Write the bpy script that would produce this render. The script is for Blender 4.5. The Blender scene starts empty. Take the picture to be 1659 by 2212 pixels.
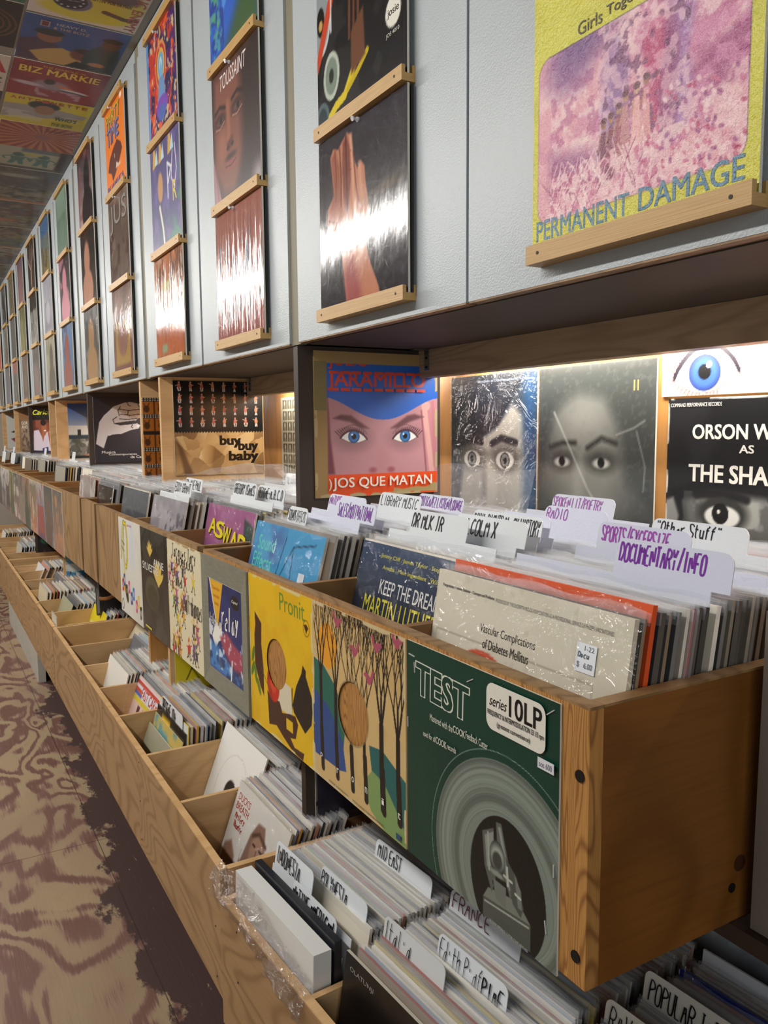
import bpy, math, random
import numpy as np
from mathutils import Vector, Matrix, Euler

# ------------------------------------------------------------------ camera, world, light, exposure
S = bpy.context.scene
COL = S.collection
H = 1.45                                    # lens height above the floor; all positions below are measured from the lens
cam = bpy.data.cameras.new('camera'); camo = bpy.data.objects.new('camera', cam); COL.objects.link(camo)
cam.sensor_fit = 'VERTICAL'; cam.sensor_height = 36.0; cam.lens = 36.0*1730.4/2212; cam.clip_start = .02
_y, _p, _r = 0.5242, -0.1047, -0.008
fw = Vector((math.sin(_y)*math.cos(_p), math.cos(_y)*math.cos(_p), math.sin(_p)))
rt = Vector((math.cos(_y), -math.sin(_y), 0)); up = rt.cross(fw)
r2 = rt*math.cos(_r)+up*math.sin(_r); u2 = up*math.cos(_r)-rt*math.sin(_r)
m = Matrix((r2, u2, -fw)).transposed().to_4x4(); m.translation = Vector((0, 0, H)); camo.matrix_world = m
S.camera = camo
S.view_settings.view_transform = 'Standard'; S.view_settings.look = 'None'
S.view_settings.gamma = 1; S.view_settings.use_curve_mapping = False
S.view_settings.exposure = 0.38
S.cycles.transparent_max_bounces = 40; S.cycles.max_bounces = 6; S.cycles.diffuse_bounces = 3; S.cycles.glossy_bounces = 3
S.cycles.caustics_reflective = False; S.cycles.caustics_refractive = False
W = bpy.data.worlds.new('world'); S.world = W; W.use_nodes = True
W.node_tree.nodes['Background'].inputs[0].default_value = (.82, .9, 1, 1)
W.node_tree.nodes['Background'].inputs[1].default_value = .045

def area(name, loc, rot, sx, sy, power, col):
    l = bpy.data.lights.new(name, 'AREA'); l.shape = 'RECTANGLE'; l.size = sx; l.size_y = sy; l.energy = power; l.color = col
    o = bpy.data.objects.new(name, l); COL.objects.link(o); o.location = (loc[0], loc[1], loc[2]+H); o.rotation_euler = rot
    return o
# twin fluorescent strips under the ceiling along the far side of the aisle
area('aisle_strip_light', (-1.0, 4.95, 1.17), (0, math.radians(-32), 0), .09, 8.9, 116, (1, .965, .91))
# unseen soft fill added behind the viewer, standing for shop-front daylight
area('daylight_fill', (-.7, -2.0, .2), (math.radians(90), 0, math.radians(-16)), 2.2, 1.8, 18, (.93, .97, 1))
# strip lamps hidden behind the valance boards above the back wall pictures
for k, (ya, yb) in enumerate(((.1, 1.5), (1.7, 2.62), (3.05, 3.95), (4.08, 4.95), (5.35, 6.25))):
    area('valance_lamp_light', (1.07, (ya+yb)/2, .128), (0, math.radians(-8), 0), .03, yb-ya, (2.3 if k == 0 else 2.2)*(yb-ya), (1, .97, .92))

# ------------------------------------------------------------------ helpers
rnd = random.Random(7)
def lin(c):
    return tuple(((x/12.92) if x <= .04045 else ((x+.055)/1.055)**2.4) for x in c[:3])
def h(s): return tuple(int(s[i:i+2], 16)/255 for i in (0, 2, 4))
def nplin(a): return np.where(a <= .04045, a/12.92, ((np.clip(a, 0, 1)+.055)/1.055)**2.4)

class MB:
    """collects boxes, polygons and grids, then links them as ONE mesh object"""
    def __init__(s): s.v = []; s.f = []; s.c = []; s.m = []; s.n = 0
    def add(s, V, F, col=(.5, .5, .5), mi=0):
        V = np.asarray(V, float); s.v.append(V)
        c = np.asarray(col, float)
        if c.ndim == 1: c = np.tile(c[:3], (len(V), 1))
        s.c.append(c); n = s.n
        s.f += [tuple(i+n for i in f) for f in F]; s.m += [mi]*len(F); s.n += len(V)
    def box(s, x0, x1, y0, y1, z0, z1, col=(.5, .5, .5), mi=0, M=None):
        V = np.array([(x, y, z) for x in (x0, x1) for y in (y0, y1) for z in (z0, z1)], float)
        if M is not None: V = np.array([M @ Vector(v) for v in V])
        s.add(V, [(0, 1, 3, 2), (4, 6, 7, 5), (0, 4, 5, 1), (2, 3, 7, 6), (0, 2, 6, 4), (1, 5, 7, 3)], col, mi)
    def prism(s, P, y0, y1, col=(.5, .5, .5), mi=0):           # polygon in x,z swept along y
        n = len(P); V = [(x, y0, z) for x, z in P]+[(x, y1, z) for x, z in P]
        F = [tuple(range(n)), tuple(range(2*n-1, n-1, -1))]+[(i, i+n, (i+1) % n+n, (i+1) % n) for i in range(n)]
        s.add(V, F, col, mi)
    def cyl(s, a, b, r, n=12, col=(.5, .5, .5), mi=0, r1=None):
        a = Vector(a); b = Vector(b); d = (b-a).normalized(); t = d.orthogonal().normalized(); u = d.cross(t)
        r1 = r if r1 is None else r1
        V = [a+(t*math.cos(2*math.pi*i/n)+u*math.sin(2*math.pi*i/n))*r for i in range(n)]+[b+(t*math.cos(2*math.pi*i/n)+u*math.sin(2*math.pi*i/n))*r1 for i in range(n)]
        s.add([tuple(v) for v in V], [tuple(range(n-1, -1, -1)), tuple(range(n, 2*n))]+[(i, (i+1) % n, (i+1) % n+n, i+n) for i in range(n)], col, mi)
    def mesh(s, name, mats, origin=(0, 0, 0), smooth=False):
        me = bpy.data.meshes.new(name)
        V = np.concatenate(s.v)-np.asarray(origin, float)
        me.from_pydata(V.tolist(), [], s.f)
        ca = me.color_attributes.new('Col', 'FLOAT_COLOR', 'POINT')
        c = np.ones((len(V), 4)); c[:, :3] = nplin(np.concatenate(s.c)); ca.data.foreach_set('color', c.ravel())
        if not isinstance(mats, (list, tuple)): mats = [mats]
        for mt in mats: me.materials.append(mt)
        me.polygons.foreach_set('material_index', s.m)
        if smooth: me.polygons.foreach_set('use_smooth', [True]*len(s.f))
        me.update(); return me
    def build(s, name, mats, parent=None, origin=None, smooth=False, loc=None):
        """origin: point (lens coordinates) that becomes the object's origin; a child takes its parent's"""
        if parent is not None: origin = parent['_o']
        origin = origin or (0, 0, 0)
        o = bpy.data.objects.new(name, s.mesh(name, mats, origin, smooth)); COL.objects.link(o)
        if parent is not None: o.parent = parent
        else: o.location = (origin[0], origin[1], origin[2]+H)
        return o

def tag(o, label, cat, group=None):
    o['label'] = label; o['category'] = cat
    if group: o['group'] = group
    return o
def thing(name, label, cat, origin, group=None, rz=0):
    o = bpy.data.objects.new(name, None); COL.objects.link(o); o.empty_display_size = .05
    o.location = (origin[0], origin[1], origin[2]+H); o.rotation_euler = (0, 0, rz)
    o['_o'] = tuple(origin); return tag(o, label, cat, group)
def struct(name, mb, mat):
    o = mb.build(name, mat); o['kind'] = 'structure'; return o
def dup(o, parent=None):
    c = o.copy(); COL.objects.link(c)
    if parent is not None: c.parent = parent
    for ch in o.children: dup(ch, c)
    return c

# ------------------------------------------------------------------ materials
def mat(name):
    mt = bpy.data.materials.new(name); mt.use_nodes = True
    nt = mt.node_tree; b = nt.nodes['Principled BSDF']
    def N(t, **k):
        n = nt.nodes.new('ShaderNode'+t)
        for a, v in k.items():
            if a.startswith('i_'):
                n.inputs[a[2:].replace('_', ' ')].default_value = v
            else: setattr(n, a, v)
        return n
    return mt, nt, b, N, nt.links.new
def ramp(N, L, src, stops):
    r = N('ValToRGB'); e = r.color_ramp.elements
    while len(e) < len(stops): e.new(.5)
    for x, (p, c) in zip(e, stops): x.position = p; x.color = (*(lin(c) if len(c) == 3 else c[:3]), 1)
    L(src, r.inputs[0]); return r.outputs[0]
def math_(N, L, op, a, b=None, c=None):
    n = N('Math', operation=op)
    for i, v in enumerate((a, b, c)):
        if v is None: continue
        if isinstance(v, (int, float)): n.inputs[i].default_value = v
        else: L(v, n.inputs[i])
    return n.outputs[0]
def mixc(N, L, f, a, b, mode='MIX'):
    n = N('Mix', data_type='RGBA', blend_type=mode)
    for s_, v in ((0, f), (6, a), (7, b)):
        if isinstance(v, (int, float)): n.inputs[s_].default_value = v
        elif isinstance(v, tuple): n.inputs[s_].default_value = (*lin(v), 1)
        else: L(v, n.inputs[s_])
    return n.outputs[2]
def coords(N, L, scale=(1, 1, 1), rand=True):
    tc = N('TexCoord'); mp = N('Mapping'); mp.inputs['Scale'].default_value = scale
    if rand:
        oi = N('ObjectInfo'); cx_ = N('CombineXYZ')
        for i in range(3): L(math_(N, L, 'MULTIPLY', oi.outputs['Random'], 7.3+3*i), cx_.inputs[i])
        ad = N('VectorMath', operation='ADD'); L(tc.outputs['Object'], ad.inputs[0]); L(cx_.outputs[0], ad.inputs[1])
        L(ad.outputs[0], mp.inputs[0])
    else: L(tc.outputs['Object'], mp.inputs[0])
    return mp.outputs[0]
def noise(N, L, v, sc, det=2, rough=.5, dist=0):
    n = N('TexNoise'); n.inputs['Scale'].default_value = sc; n.inputs['Detail'].default_value = det
    n.inputs['Roughness'].default_value = rough; n.inputs['Distortion'].default_value = dist
    L(v, n.inputs['Vector']); return n.outputs['Fac']
def bump(N, L, b, src, st, dist=.002):
    n = N('Bump'); n.inputs['Strength'].default_value = st; n.inputs['Distance'].default_value = dist
    L(src, n.inputs['Height']); L(n.outputs[0], b.inputs['Normal'])

def plywood(name, light, dark, stretch, rings=9, sc=2.2, contrast=.55, knots=.5, rough=.5, bm=.25, kcol=(.2, .1, .04)):
    """cathedral-grain plywood: contour lines of a stretched noise, fine pores and a few knots"""
    mt, nt, b, N, L = mat(name)
    v = coords(N, L, stretch)
    n1 = noise(N, L, v, sc, 2, .5, .35)
    w = math_(N, L, 'SINE', math_(N, L, 'MULTIPLY', n1, rings*15))
    w = math_(N, L, 'MULTIPLY_ADD', w, .5, .5)
    w = math_(N, L, 'POWER', w, 3.0)
    fine = noise(N, L, coords(N, L, tuple(s_*(3 if s_ < .7 else 26) for s_ in stretch)), 7, 3, .7)
    base = mixc(N, L, math_(N, L, 'MULTIPLY', w, contrast), light, dark)
    base = mixc(N, L, math_(N, L, 'MULTIPLY', ramp(N, L, fine, ((.45, (0, 0, 0)), (.75, (1, 1, 1)))), .35), base, dark)
    big = noise(N, L, v, .8, 2)
    base = mixc(N, L, math_(N, L, 'MULTIPLY', big, .35), base, tuple(x*.8 for x in light))
    vo = N('TexVoronoi'); vo.inputs['Scale'].default_value = 3.2; L(coords(N, L, (1, 1, 1)), vo.inputs['Vector'])
    km = ramp(N, L, vo.outputs['Distance'], ((.02, (1, 1, 1)), (.05, (0, 0, 0))))
    base = mixc(N, L, math_(N, L, 'MULTIPLY', km, knots), base, kcol)
    L(base, b.inputs['Base Color']); b.inputs['Roughness'].default_value = rough
    bump(N, L, b, fine, bm, .001); return mt

def printed(name, rough, spec=.5, bsc=0, bst=0, coat=0, streak=None):
    mt, nt, b, N, L = mat(name)
    a = N('Attribute', attribute_name='Col'); L(a.outputs['Color'], b.inputs['Base Color'])
    b.inputs['Roughness'].default_value = rough; b.inputs['Specular IOR Level'].default_value = spec
    if coat: b.inputs['Coat Weight'].default_value = coat; b.inputs['Coat Roughness'].default_value = .045
    if bst:
        v = coords(N, L, streak or (1, 1, 1)); bump(N, L, b, noise(N, L, v, bsc, 3, .6), bst, .004)
    return mt
PRINT = printed('printed_card', .55, .3)
SEMI = printed('printed_card_satin', .34, .5, 260, .06)
GLOSS = printed('printed_card_gloss', .2, .5, 40, .06)
TEXTURED = printed('printed_card_pebbled', .3, .6, 210, .55)
SHRINK = printed('shrink_wrapped_card', .12, .45, 22, .14, .12, (1, 1, .5))
SHRINKV = printed('shrink_wrapped_card_vertical', .1, .8, 55, .4, .2, (1, 1, .07))
BAG = printed('bagged_card', .14, .6, 16, .35, .5)

def sleeve_mat(name, a, base=(.9, .92, .95), rough=.12, bst=.3):
    mt, nt, b, N, L = mat(name)
    b.inputs['Base Color'].default_value = (*base, 1); b.inputs['Roughness'].default_value = rough; b.inputs['Alpha'].default_value = a
    b.inputs['Specular IOR Level'].default_value = .9
    v = coords(N, L, (1, 1, 1)); bump(N, L, b, noise(N, L, v, 45, 3, .6, 1.0), bst, .004)
    return mt
SLEEVE = sleeve_mat('clear_plastic_sleeve', .17, (.8, .83, .87))
def film_mat(name, fac, sc):
    mt, nt, b, N, L = mat(name); nt.nodes.remove(b)
    tr = N('BsdfTransparent'); gl = N('BsdfGlossy'); gl.inputs['Roughness'].default_value = .045; mx = N('MixShader'); mx.inputs[0].default_value = fac
    bp = N('Bump'); bp.inputs['Strength'].default_value = .9; bp.inputs['Distance'].default_value = .03
    v = coords(N, L); L(noise(N, L, v, sc, 4, .6, 1.6), bp.inputs['Height']); L(bp.outputs[0], gl.inputs['Normal'])
    L(tr.outputs[0], mx.inputs[1]); L(gl.outputs[0], mx.inputs[2]); L(mx.outputs[0], nt.nodes['Material Output'].inputs[0]); return mt
FILM = film_mat('clear_glossy_film', .065, 13); SHRINKF = film_mat('shrink_film', .09, 60); WRAP = film_mat('crinkled_wrap', .32, 30)
CLEARPIN = sleeve_mat('clear_pin_plastic', .6)

def plain(name, col, rough=.5, metal=0, nsc=0, namt=.15, bst=0, stretch=(1, 1, 1)):
    mt, nt, b, N, L = mat(name)
    b.inputs['Roughness'].default_value = rough; b.inputs['Metallic'].default_value = metal
    if nsc:
        nz = noise(N, L, coords(N, L, stretch), nsc, 4, .6)
        L(mixc(N, L, math_(N, L, 'MULTIPLY', nz, namt*2), col, tuple(x*.55 for x in col)), b.inputs['Base Color'])
        if bst: bump(N, L, b, nz, bst, .002)
    else: b.inputs['Base Color'].default_value = (*lin(col), 1)
    return mt
def door_mat():
    mt, nt, b, N, L = mat('grey_roller_paint')
    v = coords(N, L); st = noise(N, L, v, 2.5, 4, .65)
    L(mixc(N, L, math_(N, L, 'MULTIPLY', ramp(N, L, st, ((.45, (0, 0, 0)), (.8, (1, 1, 1)))), .35), h('b3bbc0'), h('979b98')), b.inputs['Base Color'])
    b.inputs['Roughness'].default_value = .36; b.inputs['Specular IOR Level'].default_value = .5
    bump(N, L, b, noise(N, L, v, 400, 2, .5), .3, .0015); return mt
def floor_mat():
    """plywood sheets with worn maroon paint: bare wood and red grain in the walkway, dark paint left beside the bins"""
    mt, nt, b, N, L = mat('worn_painted_plywood_floor')
    v = coords(N, L, (1, .55, 1), False)
    n1 = noise(N, L, v, 3.0, 2.5, .5, .6)
    w = math_(N, L, 'MULTIPLY_ADD', math_(N, L, 'SINE', math_(N, L, 'MULTIPLY', n1, 60)), .5, .5)
    fib = noise(N, L, coords(N, L, (60, 3.5, 1), False), 2.2, 3, .7)
    g = math_(N, L, 'ADD', w, math_(N, L, 'MULTIPLY_ADD', fib, 1.5, -.75))
    base = ramp(N, L, g, ((.3, h('9c8869')), (.52, h('92795f')), (.64, h('7d5e53')), (.9, h('674539'))))
    blot = noise(N, L, v, 1.6, 4, .6)
    base = mixc(N, L, math_(N, L, 'MULTIPLY', ramp(N, L, blot, ((.42, (0, 0, 0)), (.68, (1, 1, 1)))), .6), base, h('7a5c52'))
    sx = N('SeparateXYZ'); tc = N('TexCoord'); L(tc.outputs['Object'], sx.inputs[0])
    wear = math_(N, L, 'ADD', sx.outputs[0], math_(N, L, 'MULTIPLY_ADD', noise(N, L, v, 5.5, 6, .7), .62, -.31))
    wear = math_(N, L, 'ADD', wear, math_(N, L, 'MULTIPLY', math_(N, L, 'SUBTRACT', sx.outputs[1], 2.1), -.035))
    pm = ramp(N, L, wear, ((.44, (0, 0, 0)), (.465, (1, 1, 1))))
    scr = ramp(N, L, noise(N, L, coords(N, L, (30, 8, 1), False), 3, 4, .7), ((.28, (0, 0, 0)), (.33, (1, 1, 1))))
    pm = math_(N, L, 'MULTIPLY', pm, scr)
    paint = mixc(N, L, blot, h('4a332f'), h('3a2826'))
    col = mixc(N, L, pm, base, paint)
    for out, at in ((0, .468), (1, 2.86)):
        sm_ = math_(N, L, 'LESS_THAN', math_(N, L, 'ABSOLUTE', math_(N, L, 'SUBTRACT', sx.outputs[out], at)), .0016)
        col = mixc(N, L, math_(N, L, 'MULTIPLY', sm_, .75), col, h('2a1c18'))
    L(col, b.inputs['Base Color'])
    b.inputs['Roughness'].default_value = .5; bump(N, L, b, fib, .2, .002); return mt
DOOR = door_mat(); FLOOR = floor_mat()
PLY_BIN = plywood('plywood_bin_front', h('b08c60'), h('836039'), (1, .35, 1), 9, 3.0, .7, .25, .45)
PLY_NEW = plywood('plywood_new_divider', h('e2b985'), h('bd8c55'), (.35, 1, 1), 7, 2.4, .45, .5, .45)
PLY_CRATE = plywood('plywood_crate_varnished', h('8a5722'), h('5f360e'), (.35, 1, 1), 6, 2.2, .5, .55, .4)
PLY_CRATEF = plywood('plywood_crate_front', h('a17f55'), h('70502d'), (1, .8, .3), 9, 3.2, .7, .3, .5)
PLY_RIM = plywood('plywood_crate_inside', h('9d7446'), h('6d4a26'), (.3, .3, 1), 8, 3, .5, .2, .5)
PLY_WALL = plywood('plywood_orange_panel', h('c98f4e'), h('a86f34'), (1, 1, .3), 7, 2.4, .45, .4, .45)
PLY_EDGE = plywood('plywood_splintered_edge', h('c08a48'), h('7a4a1e'), (1, 3, .35), 12, 9, .8, .3, .6, .9)
BEAMW = plywood('pine_valance', h('b89f80'), h('8d7458'), (.3, .18, 2.2), 12, 2.6, .5, .85, .5, .15, (.25, .13, .06))
LEDGE = plywood('beech_ledge', h('c79e5f'), h('b08748'), (1, .3, 3), 8, 5, .35, .15, .42)
DARKB = plain('dark_brown_paint', h('40332b'), .5, 0, 14, .25, .15)
SHELFM = plain('stained_shelf_board', h('35231a'), .55, 0, 9, .3, .3, (1, .3, 1))
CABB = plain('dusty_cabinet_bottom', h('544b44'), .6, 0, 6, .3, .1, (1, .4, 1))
POST = plain('cabinet_edge_olive', h('8c846c'), .55, 0, 12, .3, .1, (1, 1, .15))
WALLP = plain('painted_wall', h('b9b6ac'), .7, 0, 5, .1)
CEIL = plain('painted_ceiling', h('98948c'), .7, 0, 4, .1)
STAPLE = plain('bright_staple_wire', h('b9bab8'), .35)
STEEL = plain('zinc_bracket', h('8f8f8c'), .35, 1)
SCREW = plain('blackened_screw', h('1a1614'), .5, .3)
DARK = plain('black_cavity_paint', h('191411'), .8)
mt, nt, b, N, L = mat('lamp_tube_glow'); b.inputs['Emission Color'].default_value = (1, .97, .92, 1); b.inputs['Emission Strength'].default_value = 9; TUBE = mt

# ------------------------------------------------------------------ structure of the room
def slab(name, x0, x1, y0, y1, z0, z1, m_):
    b_ = MB(); b_.box(x0, x1, y0, y1, z0, z1); return struct(name, b_, m_)
slab('floor', -2.2, 1.2, -1.2, 10.2, -1.5, -1.45, FLOOR)
slab('ceiling', -2.2, 1.2, -1.2, 10.2, 1.255, 1.3, CEIL)
slab('wall_right', 1.121, 1.2, -1.2, 10.2, -1.45, 1.255, PLY_WALL)
slab('wall_left', -2.26, -2.2, -1.2, 10.2, -1.45, 1.255, WALLP)
slab('wall_far', -2.2, 1.2, 10.2, 10.26, -1.45, 1.255, WALLP)

# ------------------------------------------------------------------ painting on covers
def fbm(n, m_, sc, seed, octs=4, sx=1, sy=1):
    r = np.random.RandomState(seed); out = np.zeros((m_, n)); amp = 1; tot = 0
    X, Y = np.meshgrid(np.linspace(0, 1, n), np.linspace(0, 1, m_))
    for _ in range(octs):
        g = int(sc)+3; G = r.rand(int(sc*sy)+3, int(sc*sx)+3)
        x = X*sc*sx; y = Y*sc*sy; xi = x.astype(int); yi = y.astype(int); fx = x-xi; fy = y-yi
        fx = fx*fx*(3-2*fx); fy = fy*fy*(3-2*fy)
        v = (G[yi, xi]*(1-fx)+G[yi, xi+1]*fx)*(1-fy)+(G[yi+1, xi]*(1-fx)+G[yi+1, xi+1]*fx)*fy
        out += v*amp; tot += amp; amp *= .5; sc *= 2
    return out/tot
class Cv:
    """a printed picture: colours on a fine grid that becomes the mesh of the cover's face (u right, v up)"""
    def __init__(s, n=64, bg=(1, 1, 1), m_=None):
        s.n = n; s.m = m_ or n; s.U, s.V = np.meshgrid(np.linspace(0, 1, n), np.linspace(0, 1, s.m))
        s.a = np.tile(np.asarray(bg, float), (s.m, n, 1)); s.px = 1/n; s.hole = None
    def mix(s, mask, c): s.a = s.a*(1-mask[..., None])+np.asarray(c, float)*mask[..., None]; return s
    def sm(s, d, soft): w = max(soft, s.px*.7); return np.clip(.5-d/w, 0, 1)
    def el(s, x, y, rx, ry, c, soft=0, rot=0, op=1):
        a = math.radians(rot); dx = s.U-x; dy = s.V-y
        p = dx*math.cos(a)+dy*math.sin(a); q = -dx*math.sin(a)+dy*math.cos(a)
        d = (np.sqrt((p/rx)**2+(q/ry)**2)-1)*min(rx, ry); return s.mix(s.sm(d, soft)*op, c)
    def ring(s, x, y, r, w, c, op=1): d = abs(np.hypot(s.U-x, s.V-y)-r)-w/2; return s.mix(s.sm(d, 0)*op, c)
    def rc(s, x0, y0, x1, y1, c, soft=0, op=1, rad=0):
        dx = abs(s.U-(x0+x1)/2)-(x1-x0)/2+rad; dy = abs(s.V-(y0+y1)/2)-(y1-y0)/2+rad
        d = np.hypot(np.maximum(dx, 0), np.maximum(dy, 0))+np.minimum(np.maximum(dx, dy), 0)-rad
        return s.mix(s.sm(d, soft)*op, c)
    def seg(s, a, b):
        ax, ay = a; bx, by = b; dx, dy = bx-ax, by-ay; L_ = dx*dx+dy*dy+1e-12
        t = np.clip(((s.U-ax)*dx+(s.V-ay)*dy)/L_, 0, 1); return np.hypot(s.U-ax-t*dx, s.V-ay-t*dy)
    def ln(s, P, w, c, soft=0, op=1, w1=None):
        n = len(P)-1; mk = np.zeros_like(s.U)
        for i in range(n):
            wi = w if w1 is None else w+(w1-w)*(i+.5)/n
            mk = np.maximum(mk, s.sm(s.seg(P[i], P[i+1])-wi/2, soft))
        return s.mix(mk*op, c)
    def po(s, P, c, soft=0, op=1):
        ins = np.zeros(s.U.shape, bool); d = np.full(s.U.shape, 9.); j = len(P)-1
        for i in range(len(P)):
            (x0, y0), (x1, y1) = P[j], P[i]
            if y0 != y1: ins ^= ((y1 > s.V) != (y0 > s.V)) & (s.U < (x0-x1)*(s.V-y1)/(y0-y1)+x1)
            d = np.minimum(d, s.seg(P[j], P[i])); j = i
        return s.mix(s.sm(np.where(ins, -d, d), soft)*op, c)
    def gr(s, c0, c1, ang=90, lo=0, hi=1, op=1):
        a = math.radians(ang); t = s.U*math.cos(a)+s.V*math.sin(a); t = np.clip((t-lo)/(hi-lo), 0, 1)[..., None]
        s.a = s.a*(1-op)+(np.asarray(c0)*(1-t)+np.asarray(c1)*t)*op; return s
    def nz(s, sc, c, lo=.45, hi=.6, seed=1, op=1, sx=1, sy=1, box=None):
        f = fbm(s.n, s.m, sc, seed, 4, sx, sy); mk = np.clip((f-lo)/(hi-lo), 0, 1)*op
        if box: mk = mk*s.sm(np.maximum(abs(s.U-(box[0]+box[2])/2)-(box[2]-box[0])/2, abs(s.V-(box[1]+box[3])/2)-(box[3]-box[1])/2), 0)
        return s.mix(mk, c)
    def facets(s, cnt, cols, seed=1, op=1):
        """crumpled-paper facets"""
        r = np.random.RandomState(seed); P = r.rand(cnt, 2); K = r.rand(cnt); G = r.randn(cnt, 2)
        W_ = (fbm(s.n, s.m, 5, seed)-.5)*.12; d = np.stack([np.hypot(s.U+W_-p[0], s.V-W_-p[1]) for p in P]); i = d.argmin(0)
        t = np.clip(K[i]+((s.U-P[i, 0])*G[i, 0]+(s.V-P[i, 1])*G[i, 1])*1.6, 0, .999)*(len(cols)-1); a = np.asarray(cols); j = t.astype(int); f = (t-j)[..., None]
        s.a = s.a*(1-op)+(a[j]*(1-f)+a[j+1]*f)*op; return s
    def worn(s, seed=3, c=(.85, .8, .68), w=.012):
        e = np.minimum(np.minimum(s.U, 1-s.U), np.minimum(s.V, 1-s.V)); f = fbm(s.n, s.m, 9, seed)
        return s.mix(np.clip((w*(.2+2.2*f)-e)/.004, 0, 1)*(f > .5), c)
    def eye(s, x, y, w, iris, skin, lash=(.12, .08, .1), white=(.92, .92, .9), flip=1, lid=.55, bulge=.3):
        up_ = [(x-w*flip*(1-2*t), y+w*lid*math.sin(math.pi*t)**.8+(.06*w*(2*t-1))) for t in np.linspace(0, 1, 13)]
        dn = [(x-w*flip*(1-2*t), y-w*bulge*math.sin(math.pi*t)+(.06*w*(2*t-1))) for t in np.linspace(1, 0, 13)]
        s.el(x, y, w*1.35, w*.85, tuple(k*.72 for k in skin), w*.7, 0, .6)
        s.po(up_+dn, white)
        r = w*.43; cy_ = y+w*.13
        s.el(x, cy_, r, r, tuple(k*.45 for k in iris)); s.el(x, cy_, r*.86, r*.86, iris, r*.3)
        s.el(x, cy_, r*.42, r*.42, (.03, .03, .05)); s.el(x-r*.3, cy_+r*.3, r*.16, r*.16, (1, 1, 1))
        top = [(px_, py_+w*.35) for px_, py_ in up_]
        s.ln(up_, w*.13, lash); s.ln(dn, w*.04, tuple(k*.55 for k in skin)); s.ln(top, w*.05, tuple(k*.6 for k in skin), w*.05)
        return s

_tc = {}
def text_tris(body, bold=0, shear=0):
    k = (body, bold, shear)
    if k not in _tc:
        cu = bpy.data.curves.new('t', 'FONT'); cu.body = body; cu.offset = bold; cu.shear = shear; cu.resolution_u = 3
        o = bpy.data.objects.new('t', cu); COL.objects.link(o)
        dg = bpy.context.evaluated_depsgraph_get(); me = o.evaluated_get(dg).to_mesh()
        V = np.array([v.co[:2] for v in me.vertices]); F = [tuple(p.vertices) for p in me.polygons]
        o.evaluated_get(dg).to_mesh_clear(); bpy.data.objects.remove(o); bpy.data.curves.remove(cu)
        lo = V.min(0); ex = V.max(0)-lo; V = (V-lo)/ex; _tc[k] = ((V, F), ex)
    return _tc[k]
# marker handwriting: strokes on a 4 x 6 grid
GL = {'A': '002640|1333', 'B': '00063543 3303|3341200'.replace(' ', '|'), 'C': '45261504021041', 'D': '0006264442200', 'E': '46060040|0333', 'F': '460600|0333', 'G': '4526150402104143|4323',
      'H': '0006|4046|0343', 'I': '2026', 'J': '1636|2621100', 'K': '0006|4603|0340', 'L': '060040', 'M': '0006234640', 'N': '00064046', 'O': '26050110304145260', 'P': '000626454403', 'Q': '26050110304145260|2240',
      'R': '0006264544330 3|2340'.replace(' ', ''), 'S': '45360605134241300 1'.replace(' ', ''), 'T': '0646|2026', 'U': '060110304146', 'V': '062046', 'W': '0610233046', 'X': '0046|0640', 'Y': '062346|2320', 'Z': '06460040',
      '/': '1 047'.replace(' ', ''), '-': '1333', ',': '2110', '+': '2125|0343', '"': '1516|3536', '0': '26050110304145260', '1': '152620', '2': '05264502 0040'.replace(' ', ''), '5': '4606033441300', '6': '36030110304132 03'.replace(' ', ''), '$': '45360605134241301 0'.replace(' ', ''), '.': '2021',
      'a': '33130100203334|3430', 'd': '33130100203333|3630', 'e': '0232332301002030', 'f': '36251510|0434', 'g': '33130201213334|34302010', 'h': '0600|03243430', 'i': '1413 10'.replace(' ', '|'), 'j': '24202010', 'l': '1610', 'n': '0400|03243430',
      'o': '14020110213214', 'p': '0400|0424332202', 'q': '34130201213334|3430', 'r': '0400|032434', 's': '342413224110', 't': '1611 20'.replace(' ', '') + '|0434', 'u': '0401102130|3430', 'v': '041034', 'c': '3414030110 30'.replace(' ', ''), 'm': '0400|0314242 0'.replace(' ', '') + '|24344440', 'b': '0600|0324332110', 'y': '0412|341000', 'k': '0600|3402|0230'}
def glyph(ch):
    out = []
    for st in GL.get(ch, '').split('|'):
        st = st[:len(st)//2*2]; P = [(int(st[i]), int(st[i+1])) for i in range(0, len(st), 2)]
        if len(P) > 1: out.append(P)
    return out
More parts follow.
